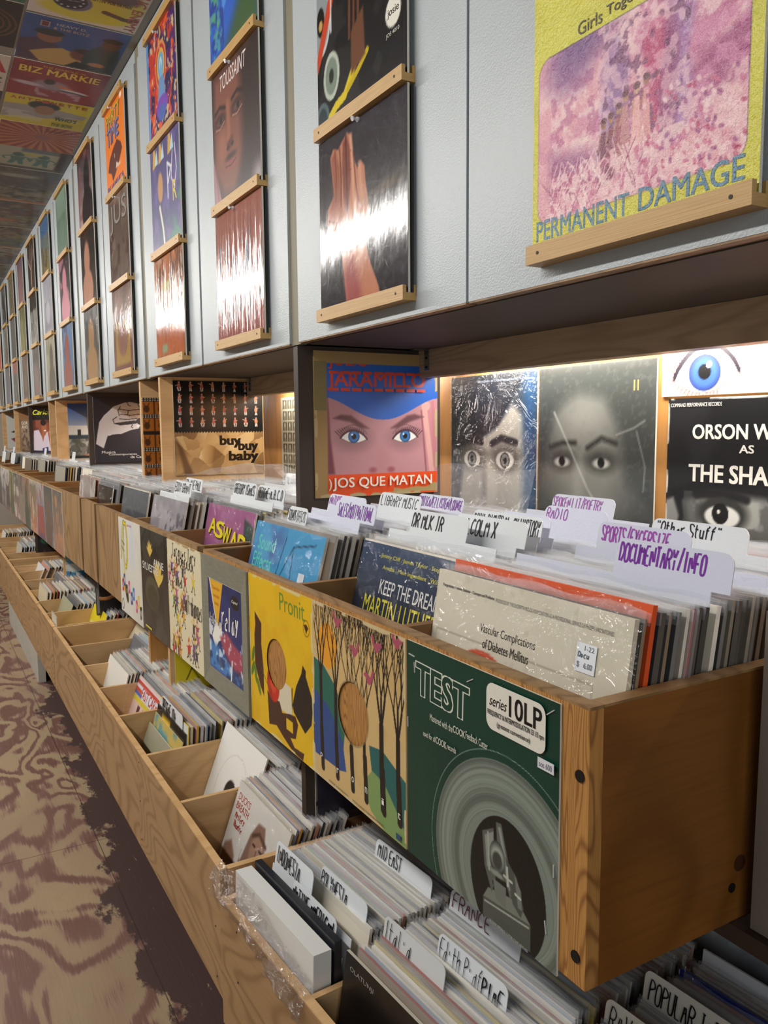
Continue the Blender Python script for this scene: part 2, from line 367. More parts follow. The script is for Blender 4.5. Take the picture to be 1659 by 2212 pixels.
def hand_polys(body, box, w, seed=1, slant=.12, jig=.25):
    """handwriting fitted into box; returns vertices and quads"""
    r = random.Random(seed); x0, y0, x1, y1 = box; tot = sum(5.4 if c != ' ' else 3.2 for c in body)
    V = []; F = []
    if not body: return V, F
    k = (x1-x0)/tot; kz = (y1-y0)/6; X = x0
    for c in body:
        dy = r.uniform(-.3, .3)*jig
        for P in glyph(c):
            Q = [(X+(px_+py_*slant+r.uniform(-jig, jig)*.6)*k, y0+(py_+dy+r.uniform(-jig, jig)*.5)*kz) for px_, py_ in P]
            R_ = []
            for i, p in enumerate(Q):                      # corner rounding
                if 0 < i < len(Q)-1:
                    R_ += [(p[0]*.75+Q[i-1][0]*.25, p[1]*.75+Q[i-1][1]*.25), (p[0]*.75+Q[i+1][0]*.25, p[1]*.75+Q[i+1][1]*.25)]
                else: R_.append(p)
            b0 = len(V); n = len(R_)
            for i, p in enumerate(R_):
                q0 = R_[max(i-1, 0)]; q1 = R_[min(i+1, n-1)]; tx, ty = q1[0]-q0[0], q1[1]-q0[1]; l = math.hypot(tx, ty)+1e-9
                ww = w*.5*r.uniform(.85, 1.15); V += [(p[0]-ty/l*ww, p[1]+tx/l*ww), (p[0]+ty/l*ww, p[1]-tx/l*ww)]
            F += [(b0+2*i, b0+2*i+1, b0+2*i+3, b0+2*i+2) for i in range(n-1)]
        X += k*(5.4 if c != ' ' else 3.2)
    return V, F
EPS = .00022
class Cover:
    """a flat thing with a printed face; local x right, z up from the bottom centre, face towards local -y"""
    def __init__(s, w, hh, t, pic, back=(.82, .8, .74), edge=(.86, .84, .78)):
        s.w, s.h, s.t = w, hh, t; s.mb = MB(); yf = -t/2; s.yf = yf; s.lay = 1
        x0, x1 = -w/2, w/2
        s.mb.add([(x0, -yf, 0), (x1, -yf, 0), (x1, -yf, hh), (x0, -yf, hh)], [(0, 3, 2, 1)] if not (isinstance(pic, Cv) and pic.hole) else [], back)
        V = [(x, y, z) for x, z in ((x0, 0), (x1, 0), (x1, hh), (x0, hh)) for y in (yf, -yf)]
        s.mb.add(V, [(0, 1, 3, 2), (2, 3, 5, 4), (4, 5, 7, 6), (6, 7, 1, 0)], edge)
        if isinstance(pic, Cv):
            n, m_ = pic.n, pic.m; X = x0+pic.U*w; Z = pic.V*hh; F = []
            keep = np.ones((m_-1, n-1), bool)
            if pic.hole:
                hx, hy, hr = pic.hole; U = (pic.U[:-1, :-1]+pic.U[1:, 1:])/2; Vv = (pic.V[:-1, :-1]+pic.V[1:, 1:])/2
                keep = np.hypot(U-hx, Vv-hy) > hr
                d = np.hypot(pic.U-hx, pic.V-hy)+1e-9; near = abs(d-hr) < 1.05/n
                X = np.where(near, x0+(hx+(pic.U-hx)*hr/d)*w, X); Z = np.where(near, (hy+(pic.V-hy)*hr/d)*hh, Z)
            idx = np.arange(n*m_).reshape(m_, n)
            q = np.stack([idx[:-1, :-1], idx[:-1, 1:], idx[1:, 1:], idx[1:, :-1]], -1)[keep]
            s.mb.add(np.stack([X, np.full_like(X, yf), Z], -1).reshape(-1, 3), [tuple(r_) for r_ in q.tolist()], pic.a.reshape(-1, 3))
        else: s.mb.add([(x0, yf, 0), (x1, yf, 0), (x1, yf, hh), (x0, yf, hh)], [(0, 1, 2, 3)], pic)
    def pl(s, V, F, c):
        y = s.yf-EPS*s.lay; s.mb.add([(-s.w/2+u*s.w, y, v*s.h) for u, v in V], F, c); s.lay += 1; return s
    def tx(s, body, box, c, bold=0, shear=0, rot=0, layer=True):
        (V, F), ex = text_tris(body, 0, shear); u0, v0, u1, v1 = box; P = np.stack([u0+V[:, 0]*(u1-u0), v0+V[:, 1]*(v1-v0)], -1)
        if rot:
            a = math.radians(rot); cx_, cy_ = (u0+u1)/2, (v0+v1)/2; d = P-(cx_, cy_)
            P = np.stack([cx_+d[:, 0]*math.cos(a)-d[:, 1]*math.sin(a), cy_+d[:, 0]*math.sin(a)+d[:, 1]*math.cos(a)], -1)
        if bold > 0:
            du = bold*.5/ex[0]*(u1-u0); dv = bold*.5/ex[1]*(v1-v0); n = len(P)
            for k, (a, q) in enumerate(((1, .6), (-1, .6), (1, -.6), (-1, -.6), (1, 0), (-1, 0))):
                s.mb.add([(-s.w/2+(u+a*du)*s.w, s.yf-EPS*s.lay+.00003*(k+1), (v+q*dv)*s.h) for u, v in P], F, c)
        return s.pl(P.tolist(), F, c)
    def hw(s, body, box, c, w=.02, seed=1, slant=.12, jig=.25):
        V, F = hand_polys(body, box, w, seed, slant, jig); return s.pl(V, F, c)
    def rc(s, u0, v0, u1, v1, c, r=0, rot=0):
        P = []
        if r:
            ar = s.w/s.h
            for cx_, cy_, a0 in ((u1-r, v1-r*ar, 0), (u0+r, v1-r*ar, 90), (u0+r, v0+r*ar, 180), (u1-r, v0+r*ar, 270)):
                P += [(cx_+r*math.cos(math.radians(a0+a)), cy_+r*ar*math.sin(math.radians(a0+a))) for a in (0, 22, 45, 68, 90)]
        else: P = [(u1, v1), (u0, v1), (u0, v0), (u1, v0)]
        P = P[::-1] if False else P
        return s.pl(P, [tuple(range(len(P)))], c)
    def mesh(s, name, mats): return s.mb.mesh(name, mats)

def place(o, x, y, z, rz=0, lean=0, roll=0):
    o.location = (x, y, z+H); o.rotation_euler = (-lean, roll, rz); return o
R90 = math.radians(90)
def put(name, cover, mats, x, y, z, label, cat='album cover', rz=-R90, lean=0, roll=0, group=None):
    """one printed cover as a top-level thing; x,y,z is the middle of its bottom edge"""
    o = bpy.data.objects.new(name, cover.mesh(name, mats)); COL.objects.link(o); place(o, x, y, z, rz, lean, roll)
    return tag(o, label, cat, group)
def child(name, mb, mats, parent, loc=(0, 0, 0)):
    o = bpy.data.objects.new(name, mb.mesh(name, mats)); COL.objects.link(o); o.parent = parent; o.location = loc; return o
def sleeve_sheet(w, hh, t, up_=.014, seed=1, full=True, side=True):
    """open plastic outer sleeve: wavy sheet in front of the cover that stands up above its top edge"""
    r = np.random.RandomState(seed); b_ = MB(); nx = 14
    ph = r.rand(4)*6; xs = np.linspace(-w/2-.002, w/2+.003, nx)
    def strip(zs, off, wav):
        V = []; F = []
        for j, z in enumerate(zs):
            k = j/(len(zs)-1)
            for i, x in enumerate(xs):
                wv = wav*k*(math.sin(x*38+ph[0])+.6*math.sin(x*91+ph[1]))
                V.append((x, off+wv, z+.002*k*math.sin(x*55+ph[2])))
        for j in range(len(zs)-1):
            for i in range(nx-1): F.append((j*nx+i, j*nx+i+1, (j+1)*nx+i+1, (j+1)*nx+i))
        b_.add(V, F)
    strip([0 if full else hh-.012, hh-.01, hh+.002, hh+up_], -t/2-.0012, .0006)
    strip([hh-.006, hh+up_*.8], t/2+.0008, .0006)
    if side:
        V = [(w/2+.001, -t/2, 0.02), (w/2+.005, 0, .02), (w/2+.001, t/2, .02), (w/2+.001, -t/2, hh), (w/2+.006, 0, hh), (w/2+.001, t/2, hh)]
        b_.add(V, [(0, 1, 4, 3), (1, 2, 5, 4)])
    return b_

# ------------------------------------------------------------------ wall cabinets with grey doors and record ledges
ORD = ['first', 'second', 'third', 'fourth', 'fifth', 'sixth', 'seventh', 'eighth', 'ninth', 'tenth', 'eleventh', 'twelfth', 'thirteenth', 'fourteenth']
DOORS = [(.345, .951), (.957, 1.543)]
UNITS = [(.322, 1.5665)]
for k in range(6):
    y0 = 1.59+1.245*k; DOORS += [(y0, y0+.59), (y0+.606, y0+1.196)]; UNITS.append((1.5665+1.245*k, 2.8115+1.245*k))
COLY = [.640, 1.247]+[(a+b)/2-.036 for a, b in DOORS[2:]]
LZ = [.199, .526, .853, 1.168]
for u, (ya, yb) in enumerate(UNITS):
    t = thing('wall_cabinet', f'grey two-door wall cabinet, {ORD[u]} of the row counted from the near end', 'cabinet', (.69, ya, .172), 'grey wall cabinets above the record crates')
    b_ = MB()
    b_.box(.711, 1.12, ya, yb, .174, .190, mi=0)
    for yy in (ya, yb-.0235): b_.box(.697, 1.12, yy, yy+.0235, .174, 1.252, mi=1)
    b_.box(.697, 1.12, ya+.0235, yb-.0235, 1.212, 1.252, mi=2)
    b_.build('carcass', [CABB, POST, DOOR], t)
    for d in (2*u, 2*u+1):
        y0, y1 = DOORS[d]; b_ = MB(); b_.box(.692, .710, y0, y1, .178, 1.207, mi=0); b_.box(.6925, .7095, y0+.001, y1-.001, .1755, .178, mi=1)
        do = b_.build('door', [DOOR, PLY_CRATEF], t)
        for z in LZ:
            b_ = MB(); yc = COLY[d]
            b_.prism([(.667, z), (.6918, z), (.6918, z+.024), (.687, z+.024), (.687, z+.012), (.6735, z+.012), (.6735, z+.023), (.667, z+.023)], yc-.157, yc+.157)
            for yy in (yc-.135, yc+.135): b_.cyl((.668, yy, z+.012), (.6664, yy, z+.012), .0022, 8, mi=1)
            l = b_.build('ledge', [LEDGE, SCREW], t); l.parent = do
# ------------------------------------------------------------------ uprights, shelf boards, valances, lamps
UPR = [(1.568, 1.590, DARKB, 'dark brown upright carrying the blue and orange eyes poster'), (2.680, 2.700, PLY_NEW, 'plywood upright carrying the paper bag poster'),
       (2.950, 2.970, PLY_NEW, 'plywood upright on the far side of the film strip box'), (3.990, 4.010, DARKB, 'dark upright carrying the white line-drawn hand poster'),
       (5.000, 5.020, PLY_NEW, 'light-edged upright carrying the seashore poster'), (5.270, 5.290, PLY_NEW, 'plywood upright on the far side of the empty brown box'),
       (6.320, 6.340, DARKB, 'upright carrying the yellow-titled smiling singer poster'), (7.330, 7.350, PLY_NEW, 'upright carrying the faded brown poster')]
for ya, yb, mm, lb in UPR:
    b_ = MB(); b_.box(.70, 1.06, ya, yb, -.497, .1735); tag(b_.build('upright_panel', mm, origin=(.88, ya, -.497)), lb, 'shelf upright', 'upright panels between the shelf and the cabinets')
for ya, yb, lb in ((-.3, 2.4, 'dark stained shelf board under the nearest record crates'), (2.4, 5.01, 'dark stained shelf board under the middle record crates'), (5.01, 8.6, 'dark stained shelf board under the farthest record crates')):
    b_ = MB(); b_.box(.676, 1.12, ya+.001, yb-.001, -.516, -.4975); tag(b_.build('shelf_board', SHELFM, origin=(.88, ya, -.516)), lb, 'shelf', 'shelf boards under the upper crates')
for y, mm, lb in ((1.568, DARKB, 'dark lower upright behind the tree picture sleeve'), (2.68, PLY_NEW, 'lower upright carrying the bright yellow poster'), (2.95, PLY_WALL, 'orange plywood lower upright with bare face'),
                  (3.99, DARKB, 'black-edged lower upright carrying the brass horn poster'), (5.0, PLY_NEW, 'light-edged lower upright carrying the cloudy sky poster'), (6.32, DARKB, 'dark lower upright beyond the sky poster')):
    b_ = MB(); b_.box(.70, 1.06, y, y+.022, -.893, -.5165); tag(b_.build('lower_upright', mm, origin=(.88, y, -.893)), lb, 'shelf upright', 'short uprights between the bins and the shelf')
BEAMS = [(-.2, 1.566, 'knotty pine valance board above the close-up face posters'), (1.592, 2.678, 'pale valance board beside the paper bag poster'), (2.972, 3.988, 'valance board behind the hand poster'), (4.012, 4.998, 'valance board behind the seashore poster'), (5.292, 6.318, 'valance board near the smiling singer poster')]
for i, (ya, yb, lb) in enumerate(BEAMS):
    b_ = MB(); b_.box(1.0, 1.035, ya, yb, .113, .1735); tag(b_.build('valance_board', BEAMW, origin=(1.02, ya, .113)), lb, 'valance board', 'valance boards hiding the strip lamps')
    b_ = MB(); b_.cyl((1.085, max(ya, .05)+.03, .152), (1.085, yb-.03, .152), .012, 14); t = thing('fluorescent_lamp', 'fluorescent strip lamp hidden behind the '+lb, 'lamp', (1.085, ya, .15), 'strip lamps behind the valances')
    b_.build('tube', TUBE, t)
    b_ = MB(); b_.box(1.06, 1.115, max(ya, .05)+.01, yb-.01, .1645, .1735); b_.build('housing', WALLP, t)
    if i < 2:
        b_ = MB(); y = yb-.036
        b_.box(.9972, .9995, y-.008, y+.008, .128, .1735); b_.box(.96, .9995, y-.008, y+.008, .1712, .1735)
        for z in (.135, .155): b_.cyl((.9968, y, z), (.9955, y, z), .003, 10, mi=1)
        tag(b_.build('corner_bracket', [STEEL, SCREW], origin=(.998, y, .13)), ('zinc corner bracket holding the valance next to the blue and orange eyes poster', 'zinc corner bracket at the far end of the valance above the paper bag poster')[i], 'bracket')

# ------------------------------------------------------------------ upper crates
CR = [(.483, 1.555, (.822, 1.137)), (1.595, 2.675, (1.90, 2.24)), (2.705, 2.945, ()), (2.975, 3.985, (3.31, 3.65)), (4.015, 4.995, (4.34, 4.67)), (5.025, 5.265, ()), (5.295, 6.315, (5.63, 5.97)), (6.345, 7.325, (6.67, 7.0)), (7.355, 8.4, (7.7, 8.05))]
CRL = ['plywood record crate with the green TEST sleeve on its front, nearest in the row', 'plywood record crate with the clown picture sleeve on its front', 'narrow plywood crate beside the paper bag poster upright', 'bare-fronted plywood crate below the line-drawn hand poster', 'plywood crate with glossy sleeves on its front below the seashore poster', 'narrow crate below the empty brown box', 'far crate below the smiling singer poster', 'far crate below the faded brown poster', 'farthest record crate in the upper row']
CZ0, CZ1 = -.4965, -.238
for i, (ya, yb, dv) in enumerate(CR):
    t = thing('record_crate', CRL[i], 'record crate', (.48, ya, CZ0), 'upper row of plywood record crates')
    b_ = MB(); b_.box(.48, .496, ya, yb, CZ0, CZ1-.003); b_.box(.4802, .4958, ya+.0002, yb-.0002, CZ1-.003, CZ1, mi=1); b_.build('front_panel', [PLY_EDGE if i == 0 else PLY_CRATEF, PLY_CRATEF], t)
    for yy in (ya, yb-.016):
        b_ = MB(); b_.box(.4962, 1.055, yy, yy+.016, CZ0, CZ1-.0025); b_.box(.4964, 1.0548, yy+.0002, yy+.0158, CZ1-.0025, CZ1, mi=1); b_.build('side_panel', [PLY_CRATE, PLY_CRATEF], t)
    b_ = MB(); b_.box(1.039, 1.0548, ya+.0162, yb-.0162, CZ0, CZ1); b_.build('back_panel', PLY_RIM, t)
    b_ = MB(); b_.box(.4962, 1.0388, ya+.0162, yb-.0162, CZ0, CZ0+.010); b_.build('bottom_panel', PLY_RIM, t)
    for y in dv:
        b_ = MB(); b_.box(.4962, 1.0388, y-.007, y+.007, CZ0+.0102, CZ1-.004); b_.build('divider', PLY_RIM, t)
    if i == 0:
        for p, q, r_ in (((.4802, .4935, -.302), (.4788, .4935, -.302), .0055), ((.4802, .495, -.470), (.4788, .495, -.470), .0055), ((.677, .4832, -.460), (.677, .482, -.460), .005)):
            b_ = MB(); b_.cyl(p, q, r_, 14); b_.build('screw', SCREW, t)
        b_ = MB(); b_.cyl((.688, .4832, -.437), (.688, .4824, -.437), .0085, 16); b_.build('wood_knot', plain('dark_knot', h('4a2710'), .5, 0, 60, .3), t)
# ------------------------------------------------------------------ lower bins
def record_bin(label, o, ln, dv, zt, zb, w=.585, rz=0, seams=(), skirt=0):
    ox, oy = o; t = thing('record_bin', label, 'record bin', (ox, oy, zb), 'lower row of plywood record bins', rz)
    ed = [0]+list(seams)+[ln]
    for a, b in zip(ed[:-1], ed[1:]):
        b_ = MB(); b_.box(ox, ox+.016, oy+a+.0004, oy+b-.0004, zb-skirt, zt-.003); b_.box(ox+.0002, ox+.0158, oy+a+.0006, oy+b-.0006, zt-.003, zt, mi=1); b_.build('front_panel', [PLY_BIN, PLY_NEW], t)
    for yy in (0, ln-.016):
        b_ = MB(); b_.box(ox+.0162, ox+w, oy+yy, oy+yy+.016, zb, zt-.002); b_.build('side_panel', PLY_NEW, t)
    b_ = MB(); b_.box(ox+w-.016, ox+w, oy+.0162, oy+ln-.0162, zb, zt); b_.build('back_panel', PLY_NEW, t)
    b_ = MB(); b_.box(ox+.0162, ox+w-.0162, oy+.0162, oy+ln-.0162, zb, zb+.012); b_.build('bottom_panel', PLY_NEW, t)
    for y in dv:
        b_ = MB(); b_.box(ox+.0162, ox+w-.0162, oy+y-.006, oy+y+.006, zb+.0122, zt-.004); b_.build('divider', PLY_NEW, t)
    b_ = MB(); b_.box(ox+.14, ox+w-.02, oy+.02, oy+ln-.02, -1.4498, zb-.0002); b_.build('plinth', DARK, t)
    for a in ed[1:-1]+[.06, ln-.06]:
        for z in (zt-.03, (zt+zb)/2, zb+.03):
            b_ = MB(); b_.cyl((ox+.0002, oy+a-.02, z), (ox-.0008, oy+a-.02, z), .0022, 8); b_.build('screw', SCREW, t)
    return t
U1O = (.462, 1.460); U1R = math.radians(4); Z1, ZB1 = -.92, -1.185
record_bin('plywood record bin in the near foreground, slightly turned, holding world music records', (U1O[0], U1O[1]-1.36), 1.36, (.325, .665, 1.015), Z1, ZB1, .57, 0)
# turn the near bin about its far front corner
for o in COL.objects:
    if o.get('label', '').startswith('plywood record bin in the near'):
        o.rotation_euler.z = U1R; R_ = Matrix.Rotation(U1R, 3, 'Z'); d = R_ @ Vector((0, -1.36, 0)); o.location.x = U1O[0]+d.x; o.location.y = U1O[1]+d.y
Z2, ZB2 = -.894, -1.18
record_bin('long plywood record bin with half-empty compartments, next beyond the near bin', (.48, 1.51), 2.355, [y-1.51 for y in (1.858, 2.188, 2.54, 2.858, 3.165, 3.49)], Z2, ZB2, seams=(.72, 1.23, 1.66))
record_bin('plywood record bin below the brass horn poster', (.48, 3.875), 2.22, [y-3.875 for y in (4.2, 4.53, 4.86, 5.2, 5.53, 5.8)], Z2, ZB2, seams=(.6, 1.25), skirt=.0)
record_bin('farthest plywood record bin at the end of the aisle', (.48, 6.105), 2.3, [.33, .66, 1.0, 1.33, 1.66, 2.0], Z2, ZB2, seams=(.8, 1.6))
b_ = MB(); b_.box(.52, .56, 4.9, 6.6, -1.4498, -1.19); tag(b_.build('skirting_board', WALLP, origin=(.54, 4.9, -1.45)), 'pale board standing below the far bins at the end of the aisle', 'board')

# ------------------------------------------------------------------ covers: pictures
BK = (.06, .06, .065); WH = (.93, .92, .88); CREAM = h('e6dfca')
def gen(seed, c0, c1, c2, c3=None, kind=0, n=40):
    """a simple picture for a small far cover: two-tone ground, blotches and one figure shape"""
    cv = Cv(n, c0); cv.gr(c0, c1, 90); cv.nz(5, c2, .5, .62, seed, .8); c3 = c3 or c2
    r = random.Random(seed); x = r.uniform(.35, .65)
    if kind == 1: cv.el(x, .62, .2, .25, c3, .06).el(x, .2, .38, .3, c3, .05)
    if kind == 2: cv.rc(.12, .1, .88, .6, c3, .02).el(.5, .4, .25, .2, c2, .05)
    if kind == 3:
        for i in range(6): cv.ln([(.5, .02), (.5+r.uniform(-.1, .1), .4), (.5+r.uniform(-.5, .5), r.uniform(.6, 1))], .03, c3)
    if kind == 4: cv.rc(0, .72, 1, 1, c3, .02)
    if kind == 5:
        for i in range(12): cv.po([(.55, .35)]+[(.55+1.4*math.cos(a), .35+1.4*math.sin(a)) for a in (i*.5236, i*.5236+.14, i*.5236+.26)], c3)
    return cv
def std(cv, s=.313, t=.004, **k): return Cover(s, s, t, cv, **k)

def art_garden():
    Y = h('d3cc34'); n = 240; cv = Cv(n, Y); pan = Cv(n, h('e3a3b0')); r = random.Random(2)
    pan.nz(5, h('c877a0'), .46, .62, 5, .8).nz(9, h('f0c9cc'), .5, .6, 8, .75).nz(22, h('f3d4d4'), .52, .62, 18, .7, 1, 1, (.1, .3, .95, .8)).nz(26, h('b35a88'), .56, .66, 28, .6, 1, 1, (.1, .3, .95, .8))
    pan.el(.2, .66, .12, .1, h('7d4a86'), .1, 0, .8).el(.3, .7, .12, .05, h('5f3a78'), .08, 0, .6)
    pan.po([(.72, .42), (1, .56), (1, .36), (.72, .33)], h('a2447a'), .03, .85).po([(.1, .36), (.32, .32), (.36, .2), (.1, .21)], h('8f4078'), .06, .75).nz(14, h('d88bb0'), .5, .6, 31, .7, 1, 1.6, (.7, .3, .95, .56))
    for x, w, c, b0, t0 in ((.395, .05, 'a884b4', .24, .62), (.45, .05, '8d5f98', .3, .56), (.6, .06, 'b8366a', .3, .6), (.69, .07, 'a57ab4', .28, .7), (.655, .04, '8f3a72', .3, .6)):
        for k in range(9): t = k/8; pan.el(x+r.uniform(-.02, .02), b0+(t0-b0)*t, w*r.uniform(.6, 1), .05, h(c), .03, 0, .55)
    pan.nz(34, h('efc4cc'), .52, .6, 12, .6, 1, 1, (.34, .3, .74, .75)).nz(34, h('6a2f5c'), .6, .68, 22, .7, 1, 1, (.34, .25, .74, .7))
    for x, y, c, sk in ((.375, .30, '7d3a5c', 'a8705c'), (.41, .31, '8f4560', 'b08068'), (.445, .33, 'a85a6a', 'b88a70'), (.475, .36, 'c98a90', 'c09078'), (.525, .37, 'efb4b4', 'c89a84'), (.565, .385, 'e2a0a4', 'a87060')):
        pan.po([(x-.012, y+.06), (x+.012, y+.06), (x+.026, y-.12), (x-.026, y-.12)], h(c)).el(x, y+.085, .013, .018, h(sk)).el(x, y+.096, .015, .012, h('6a3040')).ln([(x-.012, y+.05), (x-.024, y+.0)], .007, h(sk))
    pan.nz(30, h('c9688e'), .5, .58, 11, .7, 1, 1, (.1, .1, .95, .27)).nz(38, h('f3cccf'), .5, .58, 13, .85, 1, 1, (.1, .1, .95, .29)).nz(20, h('f0c4c8'), .46, .56, 17, .7, 1, .8, (.6, .12, .95, .4))
    for i in range(110):
        x = r.uniform(.1, .6); y = r.uniform(.1, .25); k = r.uniform(-.03, .03); pan.ln([(x, y), (x+k, y+.04), (x+k*2.4, y+r.uniform(.05, .09))], .0045, h(r.choice(['f4cfcf', 'efbcc2', 'a04a72', 'f7dada'])), 0, .85)
    for i in range(90):
        x = r.uniform(.55, .95); y = r.uniform(.12, .42); pan.el(x, y, .007, .012, h(r.choice(['b8406a', 'f4d0d4', 'a04a80', 'd06a90'])), 0, r.uniform(0, 90), .8)
    d = np.maximum(abs(cv.U-.5)-.4, abs(cv.V-.43)-.315); mk = cv.sm(np.hypot(np.maximum(abs(cv.U-.4925)-.4025, 0), np.maximum(abs(cv.V-.415)-.245, 0))-.06, 0)
    line = np.clip(1-abs(np.hypot(np.maximum(abs(cv.U-.4925)-.4025, 0), np.maximum(abs(cv.V-.415)-.245, 0))-.06)/.004, 0, 1)
    cv.a = cv.a*(1-mk[..., None])+pan.a*mk[..., None]; cv.mix(line*.6, h('8a6a3a')); cv.nz(9, h('b9b21f'), .5, .7, 6, .35)
    cv.a = np.where(mk[..., None] > .5, pan.a*(1-line[..., None]*.5), cv.a)
    c = std(cv); T = h('56809a')
    c.tx('PERMANENT', (.025, .05, .50, .125), T, .03, 0).tx('DAMAGE', (.545, .05, .95, .125), T, .03, 0)
    c.tx('Girls', (.24, .735, .36, .78), h('4b3a2a'), .008).tx('Together', (.38, .735, .6, .78), h('4b3a2a'), .008); return c
def art_hands():
    cv = Cv(130, h('2a2930')); cv.gr(h('24222a'), h('33313a'), 90).nz(4, h('3a3640'), .5, .7, 3, .6)
    sk = h('c98568'); dk = h('7c4038'); lt = h('e2ad8c')
    # two hands pressed palm to palm, seen from the side, fingertips up
    cv.po([(.34, 0), (.30, .2), (.27, .36), (.17, .44), (.10, .52), (.11, .60), (.19, .66), (.17, .78), (.15, .88), (.19, .92), (.25, .90), (.30, .93), (.36, .96), (.40, .94), (.42, .86), (.45, .78), (.48, .74), (.52, .77), (.56, .73), (.57, .64), (.60, .54), (.58, .42), (.56, .34), (.61, .22), (.70, .08), (.73, 0)], sk, .012)
    cv.po([(.36, .955), (.395, .86), (.40, .70), (.37, .56), (.33, .52), (.31, .64), (.30, .78), (.31, .92)], dk, .02, .85).po([(.16, .88), (.22, .90), (.27, .80), (.28, .62), (.22, .56), (.13, .58), (.19, .68)], h('9a5a48'), .03, .8)
    cv.ln([(.345, .95), (.35, .78), (.355, .60), (.37, .46)], .012, h('4f241f'), .008).ln([(.27, .90), (.285, .74), (.28, .58)], .012, h('5f2d26'), .008).ln([(.21, .90), (.225, .76), (.215, .62)], .010, h('6a342b'), .008, .8)
    cv.ln([(.405, .93), (.425, .78), (.43, .62), (.45, .44)], .028, lt, .02, .9).ln([(.43, .84), (.46, .66), (.50, .52), (.52, .38)], .012, dk, .01).ln([(.50, .76), (.515, .66), (.53, .56)], .03, lt, .02, .7)
    cv.po([(.12, .52), (.19, .46), (.30, .44), (.34, .54), (.24, .60), (.14, .59)], h('b06a54'), .02, .9).ln([(.12, .535), (.22, .50), (.33, .50)], .009, h('6a342b'), .008, .8)
    for y in (.86, .76): cv.ln([(.30, y), (.335, y-.005)], .006, dk, .004, .7).ln([(.375, y), (.41, y-.01)], .006, dk, .004, .7)
    cv.el(.47, .36, .1, .1, lt, .08, 0, .55).po([(.34, 0), (.31, .2), (.40, .3), (.50, .12), (.52, 0)], h('a04a50'), .07, .75).ln([(.30, .33), (.40, .31), (.55, .34)], .01, h('8a4a3e'), .01, .7).el(.8, .57, .2, .035, h('5d4a2c'), .05, 5, .6)
    return std(cv)
def art_tools():
    cv = Cv(110, h('17171a')); cv.nz(7, h('2c2a2c'), .5, .62, 4, .8)
    cv.el(.04, .62, .14, .2, h('c5c8ca')).el(.04, .62, .12, .17, h('8f979b')).el(.05, .62, .05, .08, BK).el(.05, .6, .025, .03, h('c79a5a'))
    cv.po([(0, .34), (.06, .42), (.32, .86), (.26, .9), (0, .44)], h('c8472c')).ln([(.18, .52), (.19, 1)], .016, h('d8d8d8'))
    cv.el(.18, .28, .1, .13, h('b9c2b4')).el(.18, .28, .075, .1, h('7e8b80')).el(.18, .28, .03, .04, h('2c322e')).el(.06, .07, .09, .1, h('54686c')).el(.06, .07, .06, .07, h('2e3c42'))
    cv.ln([(.16, .06), (.24, .1), (.34, .12), (.44, .22), (.52, .3)], .05, h('d9c22c')).ln([(.38, .14), (.5, .2), (.6, .26)], .035, h('c7ae22'))
    for x in (.4, .45, .5): cv.ln([(x, .4), (x+.02, 1)], .025, h('6b3f2c'))
    cv.po([(.42, .2), (.58, .25), (.56, .5), (.42, .42)], h('6f4632'), .02).el(.57, .74, .03, .07, h('c9c6a6')).ln([(.62, .7), (.68, .62)], .025, h('4f8fbe')).ln([(.6, .55), (.62, .8)], .01, h('aaa'*2))
    cv.nz(22, h('cfcfcf'), .58, .66, 9, .8, 1, 1, (.66, .66, .97, 1)).el(.87, .34, .075, .075, h('e9e6da'))
    c = std(cv); c.tx('josie', (.815, .315, .925, .36), BK, .015).tx('JOS 4010', (.8, .225, .93, .25), h('d8d4c8'), .01); return c
def art_face_dark():
    cv = Cv(120, h('3d221e')); sk = h('85503f'); cv.gr(h('2c1a19'), h('54302a'), 200)
    cv.po([(.06, .98), (.02, .3), (.12, .2), (.25, .08), (.45, .06), (.62, .14), (.7, .34), (.8, .7), (.8, .98)], sk, .12, .9).po([(.62, 1), (.66, .3), (.56, .1), (1, 0), (1, 1)], h('2a1816'), .16)
    cv.po([(0, .42), (.1, .2), (.2, 0), (0, 0)], h('9a7077'), .02).ln([(.03, .35), (.12, .05)], .012, h('6d4a52')).ln([(.08, .3), (.18, .02)], .008, h('6d4a52'))
    for x, w in ((.18, .1), (.56, .1)): cv.el(x, .64, w*1.3, .06, h('3c211d'), .04).el(x, .635, w*.8, .026, h('5d3b33'), .01).el(x+.02, .64, .03, .025, (.05, .03, .03)).ln([(x-w, .60), (x, .585), (x+w, .615)], .01, h('b98a78'), .01).ln([(x-w*1.1, .72), (x, .745), (x+w*1.2, .71)], .03, h('2a1513'), .02)
    cv.ln([(.36, .72), (.37, .5), (.33, .42)], .05, h('a5694f'), .06, .8).po([(.3, .44), (.36, .38), (.46, .4), (.46, .47)], h('5b2f27'), .03).el(.34, .4, .03, .018, h('2a1412'), .01).el(.44, .41, .03, .016, h('2a1412'), .01)
    cv.el(.4, .27, .13, .035, h('8d4a45'), .02).ln([(.28, .275), (.4, .262), (.52, .285)], .008, h('2a1412')).el(.4, .33, .12, .022, h('2e1915'), .02, 0, .8).el(.22, .45, .09, .12, h('a1664f'), .1, 0, .6).el(.95, .06, .1, .08, h('b9b4bc'), .12, 0, .7)
    c = std(cv); c.tx('TOUSSAINT', (.2, .85, .76, .96), h('e9dfdc'), -.004, .25); return c
